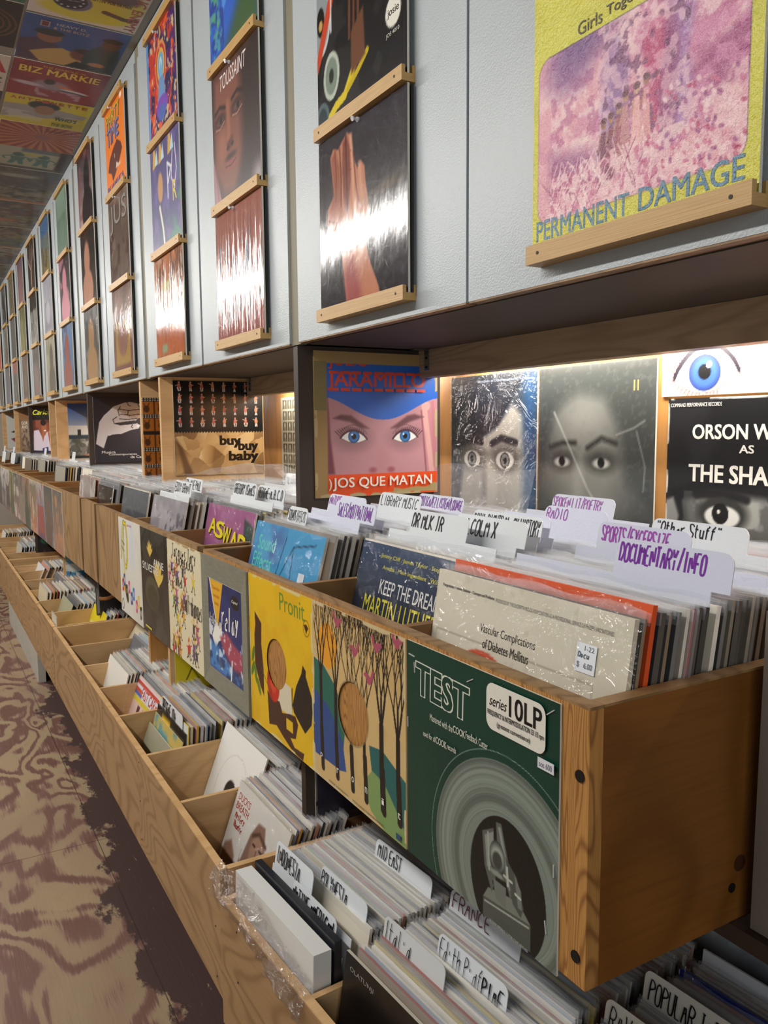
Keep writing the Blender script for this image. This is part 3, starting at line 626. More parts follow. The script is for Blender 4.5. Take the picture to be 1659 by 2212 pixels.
def art_bluegreen():
    cv = Cv(80, h('2b62c8')); cv.po([(0, 0), (.3, 0), (1, .55), (1, 0)], h('2c4a30'), .25).po([(.35, 0), (1, .62), (1, 0)], h('3f5f34'), .15, .8)
    cv.po([(.25, .3), (.55, .5), (.6, 1), (.35, 1)], h('4b8fe6'), .03).nz(11, h('1c3f94'), .5, .58, 3, .9, 1, 1, (0, 0, .32, 1)).nz(15, h('4fa0b0'), .56, .62, 5, .8, 1, 1, (0, .05, .3, 1)).nz(16, h('5cae6a'), .58, .64, 15, .8, 1, 1, (0, .2, .3, 1))
    cv.el(.17, .66, .08, .13, h('2b5f50')).el(.17, .66, .05, .09, h('4aa7c4')).rc(.84, .22, .95, .27, h('26352a')); return std(cv)
def art_stripes():
    cv = Cv(96, h('a5645a')); r = random.Random(5)
    for i in range(34):
        x = r.random(); y0 = r.uniform(.1, .4); cv.rc(x, y0, x+.016, y0+r.uniform(.25, .5), h(r.choice(['5d7fa0', 'd8d4c8', '3c3a44', '8c9f98', 'c9a38c', '7e3f3a'])), .01, .85)
    cv.rc(0, .78, 1, 1, h('a3695c'), .05, .6); return std(cv)
def art_psych():
    cv = Cv(110, h('c0352e')); cv.nz(5, h('4a1f6a'), .44, .52, 4).nz(9, h('e0552c'), .55, .62, 9).nz(10, h('2a2250'), .55, .6, 14).nz(16, h('c9b08a'), .64, .68, 21)
    for r_, c in ((.19, 'd98a4a'), (.16, 'b52f3a'), (.13, 'e2b04a'), (.1, '6fa8c9')): cv.el(.5, .62, r_, r_*1.15, h(c))
    cv.el(.5, .62, .045, .07, h('dfe9ee')).el(.5, .5, .05, .16, h('7fb0d4'), .02).po([(.36, .3), (.64, .3), (.58, .52), (.42, .52)], h('6a93c4'), .02).el(.5, .26, .2, .09, h('7a4ab4'), .02).el(.5, .2, .14, .07, h('4a66b0'), .02)
    cv.ln([(.5, .74), (.44, .84), (.52, .9), (.48, .98)], .03, h('d2a052')).rc(0, 0, .07, 1, h('5b8fd0')); return std(cv)
def art_jazz():
    cv = Cv(90, h('4a4478')); cv.nz(5, h('2f7a62'), .52, .62, 3, .9, 1, 1, (.5, 0, 1, .7)).nz(7, h('6a5a9a'), .5, .62, 8, .7)
    for x in (.08, .3, .62): cv.po([(x, .82), (x+.16, .84), (x+.1, .99), (x+.04, 1)], h('c9a24a')).po([(x+.08, .84), (x+.16, .98), (x+.2, .84)], h('b8d0e0'))
    cv.el(.34, .6, .09, .14, h('b98a5c'), .02).po([(.22, 0), (.26, .34), (.34, .46), (.48, .3), (.52, 0)], h('3a4470'), .03).ln([(.3, .42), (.4, .2), (.44, 0)], .05, h('d8d0c4'))
    cv.ln([(.78, .82), (.72, .6), (.82, .5), (.9, .64), (.86, .86)], .022, h('d8cfe0')).ln([(.6, .45), (.6, .76), (.72, .7), (.62, .58)], .03, h('d6d6e2'))
    c = std(cv); c.tx('R', (.76, .38, .88, .56), h('d9c22e'), .01); return c
def art_orange_shrink(): cv = Cv(64, h('c77b4f')); cv.nz(6, h('6d4536'), .5, .62, 5, .8, 3, 1).nz(8, h('ded0c4'), .58, .68, 8, .6, 3, 1).rc(0, 0, 1, .3, h('c96a3c'), .2, .8).rc(.22, .08, .4, .16, h('9cb08a')).rc(.3, .66, .55, .76, h('c9b45a'), .03); return std(cv)
def art_party():
    cv = Cv(80, h('ee7d1c')); cv.po([(.2, .42), (.42, .5), (.62, .54), (.8, .46), (.86, .38), (.66, .26), (.5, .2), (.34, .14), (.28, .24), (.1, .3)], h('5a2418')).nz(9, h('e9d9c6'), .56, .62, 3, .9, 1, 1, (.3, .24, .8, .44)).el(.86, .94, .05, .03, h('f4f1ea'))
    c = std(cv)
    for b_, bx, cl in (('PARTY', (.1, .78, .8, .93), 'c9b23a'), ('TIME', (.1, .58, .72, .76), '7f86b8')): c.tx(b_, (bx[0]+.02, bx[1]-.02, bx[2]+.02, bx[3]-.02), h('4b3a5a'), .03).tx(b_, bx, h(cl), .02)
    c.tx('IN JAMAICA', (.06, .03, .9, .13), h('5a62b0'), .02); return c
def art_jus(): cv = Cv(70, h('6b5a50')); cv.nz(4, h('8d7a70'), .5, .65, 3).nz(6, h('4d2f28'), .5, .62, 7, .9, 1, 1, (0, 0, 1, .6)); c = std(cv); c.tx('JUS', (.1, .6, .95, .92), h('3d3633'), .03).tx('JUS', (.09, .61, .94, .93), h('a9a39d'), .015); return c
CAB = {
 (0, 0): (art_garden, TEXTURED, 'yellow cover with pink garden picture and blue lettering PERMANENT DAMAGE on a wooden ledge'),
 (1, 0): (art_hands, SHRINK, 'shrink-wrapped black cover showing two praying hands on the lowest ledge'),
 (1, 1): (art_tools, GLOSS, 'black cover crowded with gauges and a yellow tape measure above the praying hands'),
 (2, 0): (art_stripes, SHRINKV, 'shrink-wrapped reddish cover with vertical glare below the large dark face'),
 (2, 1): (art_face_dark, SEMI, 'cover filled by a large brown face lettered TOUSSAINT'),
 (2, 2): (art_bluegreen, SEMI, 'bright blue and green patterned cover above the large dark face'),
 (3, 0): (art_orange_shrink, SHRINKV, 'shiny orange shrink-wrapped cover on the lowest ledge left of the reddish one'),
 (3, 1): (art_jazz, SEMI, 'purple and green jazz cover with a standing man, below the psychedelic cover'),
 (3, 2): (art_psych, SEMI, 'red and purple psychedelic cover with a glowing blue seated figure'),
 (4, 0): (lambda: std(gen(41, h('7c4638'), h('6a4a40'), h('93604f'), h('b08a3c'), 2, 50)), BAG, 'bagged reddish brown cover with creased plastic on the lowest ledge below the JUS cover'),
 (4, 1): (art_jus, BAG, 'bagged grey-brown cover with large letters JUS, below the orange party cover'),
 (4, 2): (art_party, SEMI, 'orange cover lettered PARTY TIME IN JAMAICA near the ceiling'),
}
FAR = {5: (('50463f', '2b2a2c', '8d8f92', 'b08048', 1), ('181517', '201a1c', '3a2a2a', 'd69a80', 1), ('c9b3ae', '3a2c38', '8d5a5c', '1c161c', 1)),
       6: (('3f6fae', '6d94c4', '2d4f86', 'a54038', 1), ('1a171c', '241c22', 'c98a9c', 'd88a9c', 1), ('3b5a48', '7f9a86', '54745c', '4b6a56', 2)),
       7: (('b8b094', 'c7c0a4', 'a39a7c', '5d564a', 1), ('5d5b6c', '6d6a78', '85828e', '4b4854', 2), ('b39a5a', '4f86b8', '6d5a3c', '3f7cb8', 4)),
       8: (('6a666a', '57565c', '8a8488', '9c6a6a', 2), ('b0b0ae', '23242a', 'd2d2cc', '1d1e22', 4), ('1c1815', '231d1a', '3a2c26', 'c79c88', 3)),
       9: (('6d4c40', '54413a', '80604c', '4b352c', 2), ('6a6a44', '7c7a50', '4c4c34', '8a8650', 1), ('a05a44', '4a3550', '5a3a4c', '6d3a3c', 1)),
       10: (('2c2e33', '585a5e', '8d8f92', 'b04a44', 4), ('34332e', '2a2824', '4b4a40', '3d3a34', 1), ('a08a86', '8a8268', '7a745a', '9a9070', 2)),
       11: (('32365a', '4a4c6a', '28294a', '5a5c80', 1), ('8a8480', '5a5a5c', '9a9690', '3a3a3c', 1), ('2a2c30', '4a4d52', '8d9296', '1c1d20', 3)),
       12: (('26282a', '3a3a3c', '4c4c4c', '1d1d1f', 1), ('c04a3a', 'b8b0a4', 'a03a30', 'c84a38', 2), ('5a2c2c', '2c2224', '7a3430', 'a03a34', 1)),
       13: (('5f5340', '4a4234', '6d6450', '3a342a', 1), ('8a6a66', '6a4f4c', '9c7c74', '54403c', 2), ('3a3d34', '2c2e2a', '4d5044', '22241f', 1))}
FARN = {5: ('dark cover with bright glare', 'black cover with a peach-coloured flare', 'pinkish cover with dark figure'), 6: ('blue cover with small red marks', 'black cover with a tall pink shape', 'murky green cover'), 7: ('cream cover with a small dark mark', 'grey-violet cover', 'sky blue and tan cover'),
        8: ('grey cover with faint red', 'black-topped pale cover', 'black cover with branching pale lines'), 9: ('brown cover', 'olive cover', 'dark purple and rust cover'), 10: ('black-grey cover with red corner', 'nearly black cover', 'beige cover'), 11: ('navy cover', 'grey cover', 'black cover with grey lines'), 12: ('charcoal cover', 'cover with a bright red block', 'dark red cover'), 13: ('dull brown cover', 'dusty pink cover', 'dark olive cover')}
LV = ('lowest', 'middle', 'top')
for k, sp in FAR.items():
    for j, a in enumerate(sp):
        CAB[(k, j)] = ((lambda a=a, k=k, j=j: std(gen(k*10+j, h(a[0]), h(a[1]), h(a[2]), h(a[3]), a[4]))), (BAG, GLOSS, SEMI)[(k+j) % 3] if j else BAG, f'{FARN[k][j]}, {LV[j]} ledge of {ORD[k]} cabinet door from near end')
for (k, j), (fn, mt_, lb) in CAB.items():
    o = put('album_cover', fn(), mt_, .6795, COLY[k], LZ[j]+.0122, lb, group='album covers on the cabinet door ledges')
    if (k, j) in ((1, 0), (2, 0), (3, 0)): child('shrink_wrap', sleeve_sheet(.313, .313, .004, .0, 3, True, False), SHRINKF, o)
backing = Cover(.311, .311, .0035, h('1b1a1b'), edge=h('2a2724')).mesh('album_cover', PRINT)
for (k, j) in CAB:
    if k in (1, 2) and j == 0 or k > 1:
        o = bpy.data.objects.new('tucked_record', backing); COL.objects.link(o); place(o, .6842, COLY[k]-.004, LZ[j]+.0122, -R90, .004)
        tag(o, 'dark-edged record tucked behind the front cover on a cabinet ledge', 'record', 'dark-edged records tucked behind the front covers on the cabinet ledges')
for k, j, dy, lb in ((1, 0, 0, 'clear push pin at the top of the praying hands cover'), (2, 0, .02, 'clear push pin at the top of the reddish shrink-wrapped cover'), (2, 1, .02, 'clear push pin at the top of the large brown face cover'), (3, 2, .03, 'clear push pin at the top of the psychedelic cover'), (4, 2, .03, 'clear push pin at the top of the orange party cover'), (4, 1, .02, 'clear push pin at the top of the bagged JUS cover')):
    b_ = MB(); x = .677; y = COLY[k]+dy; z = LZ[j+1]-.006
    for a, bq, r0, r1 in ((0, -.003, .0042, .0042), (-.003, -.010, .0026, .0022), (-.010, -.0125, .004, .0044)): b_.cyl((x+a, y, z), (x+bq, y, z-.001), r0, 12, r1=r1)
    tag(b_.build('push_pin', CLEARPIN, origin=(x, y, z)), lb, 'push pin')

# ---- sleeves stapled to the crate fronts
def art_test():
    G = h('0e3b2e'); n = 280; cv = Cv(n, G); cv.nz(4, h('0b3127'), .45, .7, 2, .6)
    d = np.hypot((cv.U-.71)/.475, (cv.V-.2)/.475); k = 1.045
    ringm = (d < 1); g = np.interp(d, np.linspace(0, 1.1, 128), np.random.RandomState(3).rand(128)); tone = np.clip(.44+.16*g+.05*np.sin(d*23+1), 0, 1)
    gc = np.stack([tone*.86, tone*.93, tone*.86], -1); mk = cv.sm((d-1)*.47, 0)
    cv.a = cv.a*(1-mk[..., None])+gc*mk[..., None]
    cv.mix(np.clip(1-abs(d-1.07)/.006, 0, 1)*.7, h('c9cfc4'))
    cv.el(.715, .185, .228, .275, h('0d1110'))
    def P(pts, c, sf=.004): cv.po([(.715+(x-.5)*.4, .185+(y-.5)*.52) for x, y in pts], c, sf)
    P([(.14, .3), (.86, .36), (.86, .16), (.14, .12)], h('4d524c')); P([(.14, .3), (.86, .36), (.68, .47), (.22, .4)], h('767b72')); P([(.16, .28), (.84, .34), (.84, .325), (.16, .265)], h('a5aaa0'))
    P([(.12, .82), (.3, .9), (.34, .5), (.28, .38), (.16, .56)], h('585d57')); P([(.16, .8), (.3, .87), (.3, .6), (.2, .56)], h('898e86'))
    P([(.34, .96), (.42, .97), (.62, .5), (.56, .44), (.36, .78)], h('5f645d')); P([(.37, .93), (.41, .94), (.58, .52), (.55, .5)], h('8d938a')); P([(.48, .74), (.66, .64), (.76, .44), (.72, .36), (.6, .42)], h('4a4f49')); P([(.62, .66), (.72, .56), (.74, .42), (.68, .42)], h('737870'))
    cv.el(.66, .28, .05, .07, h('2b2f2c')).el(.66, .285, .045, .05, h('9aa096'), .03).el(.66, .27, .03, .035, h('3b403c'), .01).ln([(.72, .27), (.725, .2)], .012, h('b5bab0')).ln([(.7, .23), (.75, .225)], .01, h('b5bab0')).el(.67, .17, .04, .018, h('252a27')).el(.69, .165, .016, .012, h('a0a69c')).ln([(.77, .19), (.8, .185)], .01, h('c0c5bb'))
    P([(.3, .5), (.5, .5), (.5, .34), (.34, .36)], h('6d726a')); cv.el(.66, .215, .05, .012, h('8a8f86'), .01); cv.ln([(.6, .36), (.61, .21)], .01, h('9da298'))
    c = Cover(.258, .258, .0022, cv, edge=h('d8d2c4'))
    LT = h('d6d8c8')
    c.tx('TEST', (.08, .77, .465, .91), LT, .13, 0, -2).tx('TEST', (.08, .77, .465, .91), G, .045, 0, -2)
    c.tx('Mastered with the', (.19, .685, .36, .715), LT, .004).tx('COOK', (.365, .69, .45, .72), LT, .03).tx('Feedback Cutter', (.455, .695, .6, .725), LT, .004)
    c.tx('used for all', (.14, .60, .235, .625), LT, .004).tx('COOK', (.24, .6, .32, .63), LT, .03).tx('records', (.325, .605, .39, .63), LT, .004)
    c.rc(.595, .79, .935, .975, h('e3dfd2'), .04)
    c.tx('series', (.615, .885, .72, .925), BK, .004, .3).tx('10LP', (.735, .875, .915, .955), BK, .03).tx('FREQUENCY & INTERMODULATION 33 1/3 rpm', (.605, .842, .928, .868), BK, .006).tx('(greatest convenience)', (.665, .808, .855, .832), BK, .002)
    c.rc(.90, .742, .985, .782, h('d9d9dc')).tx('sos 600', (.908, .75, .975, .772), h('6d6a86'))
    c.tx('S-B COOK FEEDBACK CUTTER COVER REMOVED', (.63, .012, .86, .022), h('b8bdb2'), .01)
    return c
def art_trees():
    TAN = h('d0b077'); cv = Cv(210, TAN); cv.nz(5, h('c2a067'), .45, .65, 2, .6); B = h('14110f'); g1 = h('1e6355'); g2 = h('274a86'); g3 = h('7d9a5c')
    cv.po([(0, .68), (.14, .66), (.28, .58), (.4, .44), (.36, .2), (0, .22)], g1); cv.po([(0, .5), (.2, .44), (.36, .3), (.4, .14), (.3, .12), (.15, .11), (0, .12)], g2)
    cv.po([(.65, .38), (.78, .4), (1, .32), (1, 0), (.72, .04)], h('1c5f5c')); cv.po([(.6, .18), (.68, .26), (.8, .24), (.95, .12), (1, .06), (1, 0), (.58, 0)], g3); cv.po([(.3, .12), (.45, .16), (.62, .1), (.7, 0), (0, 0), (0, .12)], TAN)
    cv.el(.19, .78, .115, .125, h('e39a2c'))
    cv.po([(0, .12), (.3, .13), (.5, .1), (.8, 0), (0, 0)], TAN)
    r = random.Random(4)
    def branch(x, y, a, l, w, d):
        if d == 0 or y > 1.02: return
        x1 = x+l*math.sin(a); y1 = y+l*math.cos(a); cv.ln([(x, y), (x1, y1)], w, B, 0, 1, w*.7)
        for s_ in (-1, 1): branch(x1, y1, a*.5+s_*r.uniform(.12, .34), l*r.uniform(.74, .95), max(w*.62, .0055), d-1)
    for x, fork, w in ((.105, .6, .036), (.285, .56, .034), (.46, .5, .03), (.6, .46, .03), (.775, .52, .042), (.93, .5, .038)):
        cv.ln([(x+.01, .1), (x, .3), (x, fork)], w, B)
        for a in (-.24, 0, .22): branch(x, fork-.02, a, .16, w*.5, 5)
    for x, b0 in ((.105, .07), (.285, .08), (.46, .08), (.605, .08), (.785, .09), (.935, .1)): cv.ln([(x, .3), (x+.012, b0)], .042, B)
    M_ = h('a84f63')
    for x, y, f in ((.31, .935, 1), (.51, .825, -1), (.73, .90, 1), (.92, .965, 1), (.66, .72, -1)):
        cv.po([(x-.05*f, y+.045), (x-.035*f, y+.005), (x-.005*f, y-.03), (x+.025*f, y-.025), (x+.035*f, y+.0), (x+.06*f, y+.01), (x+.05*f, y+.025), (x+.02*f, y+.028), (x-.01*f, y+.012), (x-.03*f, y+.055)], M_)
    cv.worn(4, h('cdb98e'), .012); cv.hole = (.478, .49, .165)
    cv.mix(np.clip(1-abs(np.hypot(cv.U-.478, cv.V-.49)-.170)/.006, 0, 1), h('8a7a5a'))
    c = Cover(.258, .258, .0022, cv, edge=h('c9b68c'))
    for ch, x, y in (('p', .10, .115), ('r', .30, .10), ('o', .475, .12), ('n', .62, .12), ('i', .79, .13), ('t', .945, .125)): c.tx(ch, (x-.012, y, x+.012, y+.032), WH)
    c.tx('PRONIT WARSZAWA', (.2, .02, .42, .032), h('4a4234')).tx('POLSKIE NAGRANIA', (.48, .02, .8, .032), h('4a4234')); c.rc(.92, .02, .96, .05, h('2a4a72')); return c
def art_yellow():
    Y = h('e3b713'); cv = Cv(190, Y); cv.nz(4, h('d6a60c'), .5, .7, 6, .6); D = h('42210f'); K = h('17110d')
    cv.po([(.1, .76), (.22, .70), (.21, .56), (.24, .4), (.24, .22), (.18, .27), (.09, .4), (.09, .6), (.11, .67)], D)
    cv.po([(.86, .585), (.905, .56), (.9, .53), (1, .4), (.97, .26), (.88, .18), (.72, .26), (.7, .3), (.76, .43), (.84, .53)], K).ln([(.7, .4), (.69, .22)], .012, K)
    cv.po([(.46, .42), (.68, .4), (.7, .22), (.46, .22)], h('d9cfb4')).po([(.3, .28), (.36, .25), (.5, .26), (.54, .2), (.66, .23), (.74, .24), (.78, .2), (.74, .1), (.66, .08), (.72, .04), (.86, .05), (.84, .0), (.68, .01), (.55, .05), (.44, .09), (.32, .06)], D).rc(.6, .12, .7, .19, Y)
    for i, a in enumerate(range(0, 360, 45)): cv.el(.4+.05*math.cos(math.radians(a)), .345+.065*math.sin(math.radians(a)), .05, .07, h('c22a18') if i % 2 else h('a81e14'), .01, a)
    cv.el(.4, .34, .05, .05, h('d8452a'), .02).ln([(.2, .4), (.3, .32), (.36, .3)], .008, h('4a5a1c'))
    for x, y, rt_ in ((.06, .46, 70), (.05, .36, 60), (.15, .26, 120), (.1, .33, 100)): cv.el(x, y, .06, .022, h('5a7a24'), .005, rt_)
    cv.el(.92, .815, .045, .05, h('8a5a0c')).el(.92, .815, .038, .043, Y).po([(.885, .83), (.92, .84), (.95, .82), (.93, .8), (.92, .78)], D)
    cv.worn(7, h('d8c88a'), .012); cv.hole = (.46, .49, .158)
    c = Cover(.258, .258, .0022, cv, edge=h('cbb870'))
    c.tx('Pronit', (.53, .85, .9, .96), h('6f8c2c'), -.004); return c
def art_relax():
    cv = Cv(110, h('25306a')); cv.nz(4, h('1a2350'), .5, .7, 3, .7)
    cv.po([(.05, 1), (.47, 1), (.28, .47)], h('e0a92a')).ln([(.28, .47), (.29, .36)], .02, WH).ln([(.05, 1), (.27, .46)], .02, WH)
    cv.nz(6, h('e8e4e4'), .48, .6, 12, .9, 1, 1, (0, .36, .28, .54)).po([(.1, .36), (.2, .52), (.4, .5), (.45, .4), (.3, .34), (.2, .24)], WH, .01)
    cv.po([(.35, .4), (.55, .5), (.75, .42), (1, .36), (1, .1), (.7, .16), (.45, .28)], h('a5465a'), .05).po([(0, .3), (.3, .28), (.6, .16), (1, .04), (1, 0), (0, 0)], h('3f7fc0'), .08)
    cv.nz(9, h('dfe6ee'), .55, .63, 7, .8, 1, 1, (0, .05, 1, .48)).nz(7, h('142a54'), .5, .6, 17, .7, 1, 1, (0, 0, 1, .18)).ln([(.66, .0), (.7, .22)], .03, WH).el(.82, .86, .12, .075, h('14161c'))
    c = Cover(.188, .178, .0016, cv)
    c.hw('relay', (.42, .52, .92, .78), WH, .025, 3, .2, .1).tx('Capitol', (.735, .845, .905, .885), WH, .01, .3).hw('listen', (.04, .5, .24, .62), WH, .012, 8, .3, .1).hw('and', (.33, .5, .44, .6), WH, .012, 5, .2, .1)
    c.tx('Time for', (.14, .9, .38, .94), h('c26a1c')).tx('moods', (.18, .82, .36, .86), h('c26a1c')).tx('music', (.21, .74, .34, .78), h('c26a1c')); return c
def art_clowns():
    cv = Cv(150, h('ddd3b2')); r = random.Random(11); cs = ['c23a34', 'd9a92a', '4a7a4a', '6a4a8a', 'b85a7a', 'd9c22e', '3a3a3a', '8a5a34']
    for i in range(46):
        x = r.uniform(.05, .95); y = r.uniform(.02, .78)
        if abs((y-.74)+(x-.07)*.34) < .05: continue
        c1, c2 = h(r.choice(cs)), h(r.choice(cs)); a = r.uniform(-20, 20)
        cv.el(x, y, .028, .045, c1, 0, a).el(x+.005, y+.055, .02, .02, h('e0b48a')).po([(x-.018, y+.068), (x+.025, y+.07), (x+.01, y+.115)], c2).ln([(x-.02, y-.03), (x-.04, y-.075), (x-.055, y-.075)], .012, h('2a2420')).ln([(x+.02, y-.03), (x+.03, y-.08), (x+.05, y-.08)], .012, h('2a2420')).ln([(x-.02, y+.02), (x-.06, y+.03+r.uniform(-.03, .03))], .011, c2).ln([(x+.02, y+.02), (x+.06, y+.04)], .011, c1)
    for x in np.linspace(.3, .75, 7): cv.el(x, .85, .022, .022, h('3a3230')).ln([(x-.03, .81), (x, .83), (x+.03, .81)], .014, h('3a3230'))
    cv.worn(9, h('b09a6a'), .01); c = Cover(.258, .258, .002, cv, edge=h('c8b88e'))
    c.hw('Jacques Jary', (.16, .87, .86, .98), h('2a2430'), .012, 4, .25, .2)
    for i, wd in enumerate(('les', 'joyeux', 'saltimbanques')): c.hw(wd, ((.1, .72, .22, .78), (.24, .62, .5, .72), (.5, .44, .98, .6))[i], h('3a3438'), .009, 20+i, .2, .3)
    return c
def art_lily():
    cv = Cv(110, h('2a2823')); cv.nz(4, h('3b3830'), .5, .65, 4, .9).nz(5, h('191714'), .5, .6, 14, .8).el(.4, .4, .26, .16, h('4a4a34'), .02).el(.42, .36, .22, .12, h('33331f'), .03)
    for x, y, s_ in ((.36, .76, .12), (.66, .52, .2)):
        for a in range(-60, 61, 24): ra = math.radians(90+a); cv.el(x+s_*.45*math.cos(ra), y+s_*.55*math.sin(ra), s_*.62, s_*.16, h('e2c05a') if a % 48 else h('caa03c'), .01, 90+a)
    c = Cover(.25, .262, .002, cv, edge=h('55503f')); c.tx('ANNE', (.5, .68, .86, .745), WH, .025).tx('SYLVESTRE', (.06, .6, .66, .67), WH, .025).rc(.1, .03, .35, .05, h('c9c02e')); return c
def art_horn():
    cv = Cv(110, h('d9d6cc')); cv.rc(.55, .55, .7, 1, h('c6cfe0'), .1, .6)
    P = [(.18, .86), (.24, .96), (.36, .95), (.4, .8), (.38, .6), (.32, .5), (.24, .52), (.2, .66), (.24, .84)]
    cv.ln(P, .05, h('3a3a1c')).ln(P, .034, h('e0c81e')).ln([(.1, .58), (.14, .78), (.26, .9)], .04, h('3a3a1c')).ln([(.1, .58), (.14, .78), (.26, .9)], .026, h('e0c81e')).ln([(.27, .52), (.2, .38), (.14, .3)], .045, h('e0c81e')).po([(.1, .38), (.2, .36), (.36, .25), (.32, .18), (.16, .24)], h('d0b41a')).el(.3, .22, .06, .1, h('3a3014'), .01, 30).ln([(.12, .7), (.24, .66)], .02, h('3a3a1c')).ln([(.14, .76), (.26, .73)], .02, h('3a3a1c'))
    r = random.Random(3)
    for i, (x, c) in enumerate(((.12, 'c23a5a'), (.2, '2a4a9a'), (.3, '1a1a1e'), (.42, 'c24a7a'), (.52, '2a3a8a'), (.62, '2a6ac0'), (.74, 'c23a6a'), (.84, 'd9c22e'), (.92, '1a1a1e'))):
        y = .34-.2*x+(.08 if i % 2 else 0)-.03; cv.po([(x-.045, y-.07), (x+.04, y-.06), (x+.045, y+.07), (x-.04, y+.06)], h(c)).el(x, y, .014, .03, h('e8e4da'))
    cv.el(.09, .08, .05, .06, h('3a3a3a')).el(.09, .08, .035, .045, h('d9d6cc')); cv.nz(5, h('c8c4b8'), .5, .7, 3, .5); c = Cover(.255, .268, .002, cv); c.tx('parade', (.42, .93, .62, .965), h('c24a4a'), 0, .2); return c
FX = .4787
o = put('record_sleeve', art_test(), SEMI, FX, .646, -.5025, 'dark green TEST record sleeve stapled to the near end of the nearest crate', 'record sleeve', group='sleeves stapled along the crate fronts')
for x, z, a in ((-.118, .242, 4), (-.112, .229, 84), (-.005, .243, -28), (.117, .247, -36), (.124, .1, 88), (.114, .04, 80), (-.127, .16, 88)):
    b_ = MB(); M_ = Matrix.Translation((x, -.0016, z)) @ Matrix.Rotation(math.radians(a), 4, 'Y'); b_.box(-.006, .006, -.0006, .0006, -.0005, .0005, M=M_); child('staple', b_, STAPLE, o)
put('record_sleeve', art_trees(), SEMI, FX, .908, -.5035, 'tan sleeve of bare black trees with red birds and a round centre hole', 'record sleeve', group='sleeves stapled along the crate fronts')
put('record_sleeve', art_yellow(), SEMI, FX, 1.166, -.5035, 'bright yellow sleeve with round centre hole and black palette shape', 'record sleeve', group='sleeves stapled along the crate fronts')
fr = thing('picture_frame', 'grey frame around a navy night picture on the crate front', 'picture frame', (.474, 1.425, -.5035))
b_ = MB(); y0, y1, z0, z1 = 1.297, 1.552, -.5035, -.2455; a0, a1, c0, c1 = 1.332, 1.520, -.4665, -.2885
V = [(.4735, y0, z0), (.4735, y1, z0), (.4735, y1, z1), (.4735, y0, z1), (.4775, a0, c0), (.4775, a1, c0), (.4775, a1, c1), (.4775, a0, c1), (.4796, y0, z0), (.4796, y1, z0), (.4796, y1, z1), (.4796, y0, z1)]
b_.add(V, [(0, 1, 5, 4), (1, 2, 6, 5), (2, 3, 7, 6), (3, 0, 4, 7), (0, 8, 9, 1), (1, 9, 10, 2), (2, 10, 11, 3), (3, 11, 8, 0), (8, 11, 10, 9)])
b_.build('moulding', plain('grey_linen_frame', h('8b8877'), .6, 0, 40, .25, .3, (1, 1, 4)), fr)
c_ = art_relax(); o = bpy.data.objects.new('cover_picture', c_.mesh('cover_picture', SEMI)); COL.objects.link(o); o.parent = fr; o.location = (.4776-.474, 1.426-1.425, -.4665+.5035); o.rotation_euler = (0, 0, -R90)
put('record_sleeve', art_clowns(), SEMI, FX, 1.691, -.505, 'cream sleeve covered with small drawn clowns and acrobats', 'record sleeve', group='sleeves stapled along the crate fronts')
put('record_sleeve', art_lily(), GLOSS, FX, 1.949, -.507, 'black sleeve with two yellow water lilies', 'record sleeve', group='sleeves stapled along the crate fronts')
put('record_sleeve', art_horn(), SEMI, FX, 2.207, -.512, 'white sleeve with a yellow cartoon horn and coloured letter blocks', 'record sleeve', group='sleeves stapled along the crate fronts')
FF = [('b8836a', '5b5852', 'c98a5a'), ('8d9294', '3c3f40', '6d5044'), ('4a4078', 'b0a8a0', 'a5443a'), ('d07a50', '6d6a50', 'c8c0b0'), ('5a6a50', 'a0604a', '38402e'), ('b08a80', '4a3a30', '8a7a6a'), ('a5706a', '3a4038', 'd8d4cc'), ('80763c', '8a8450', '4a4a2a'), ('6a4a4a', 'c8c4bc', '3a2a2a'), ('7a6a70', 'd0ccc6', '4a4248'), ('5f4a4c', 'b8b0aa', '2f2628'), ('8a8078', '54504c', 'c0b8b0')]
FFN = ['peach and grey', 'silver grey', 'violet streaked', 'orange and olive', 'dark green', 'dusty rose', 'pale brick', 'olive yellow', 'maroon', 'mauve', 'plum', 'grey-beige']
for i, (a, b2, c2) in enumerate(FF):
    put('record_sleeve', std(gen(300+i, h(a), h(b2), h(c2), h(c2), i % 3, 30), .26, .003), GLOSS, FX-.0006, 3.505+i*.2665, -.505, f'glossy {FFN[i]} sleeve on a far crate front, {ORD[i]} beyond the bare plywood panels', 'record sleeve', group='glossy sleeves on the far crate fronts')

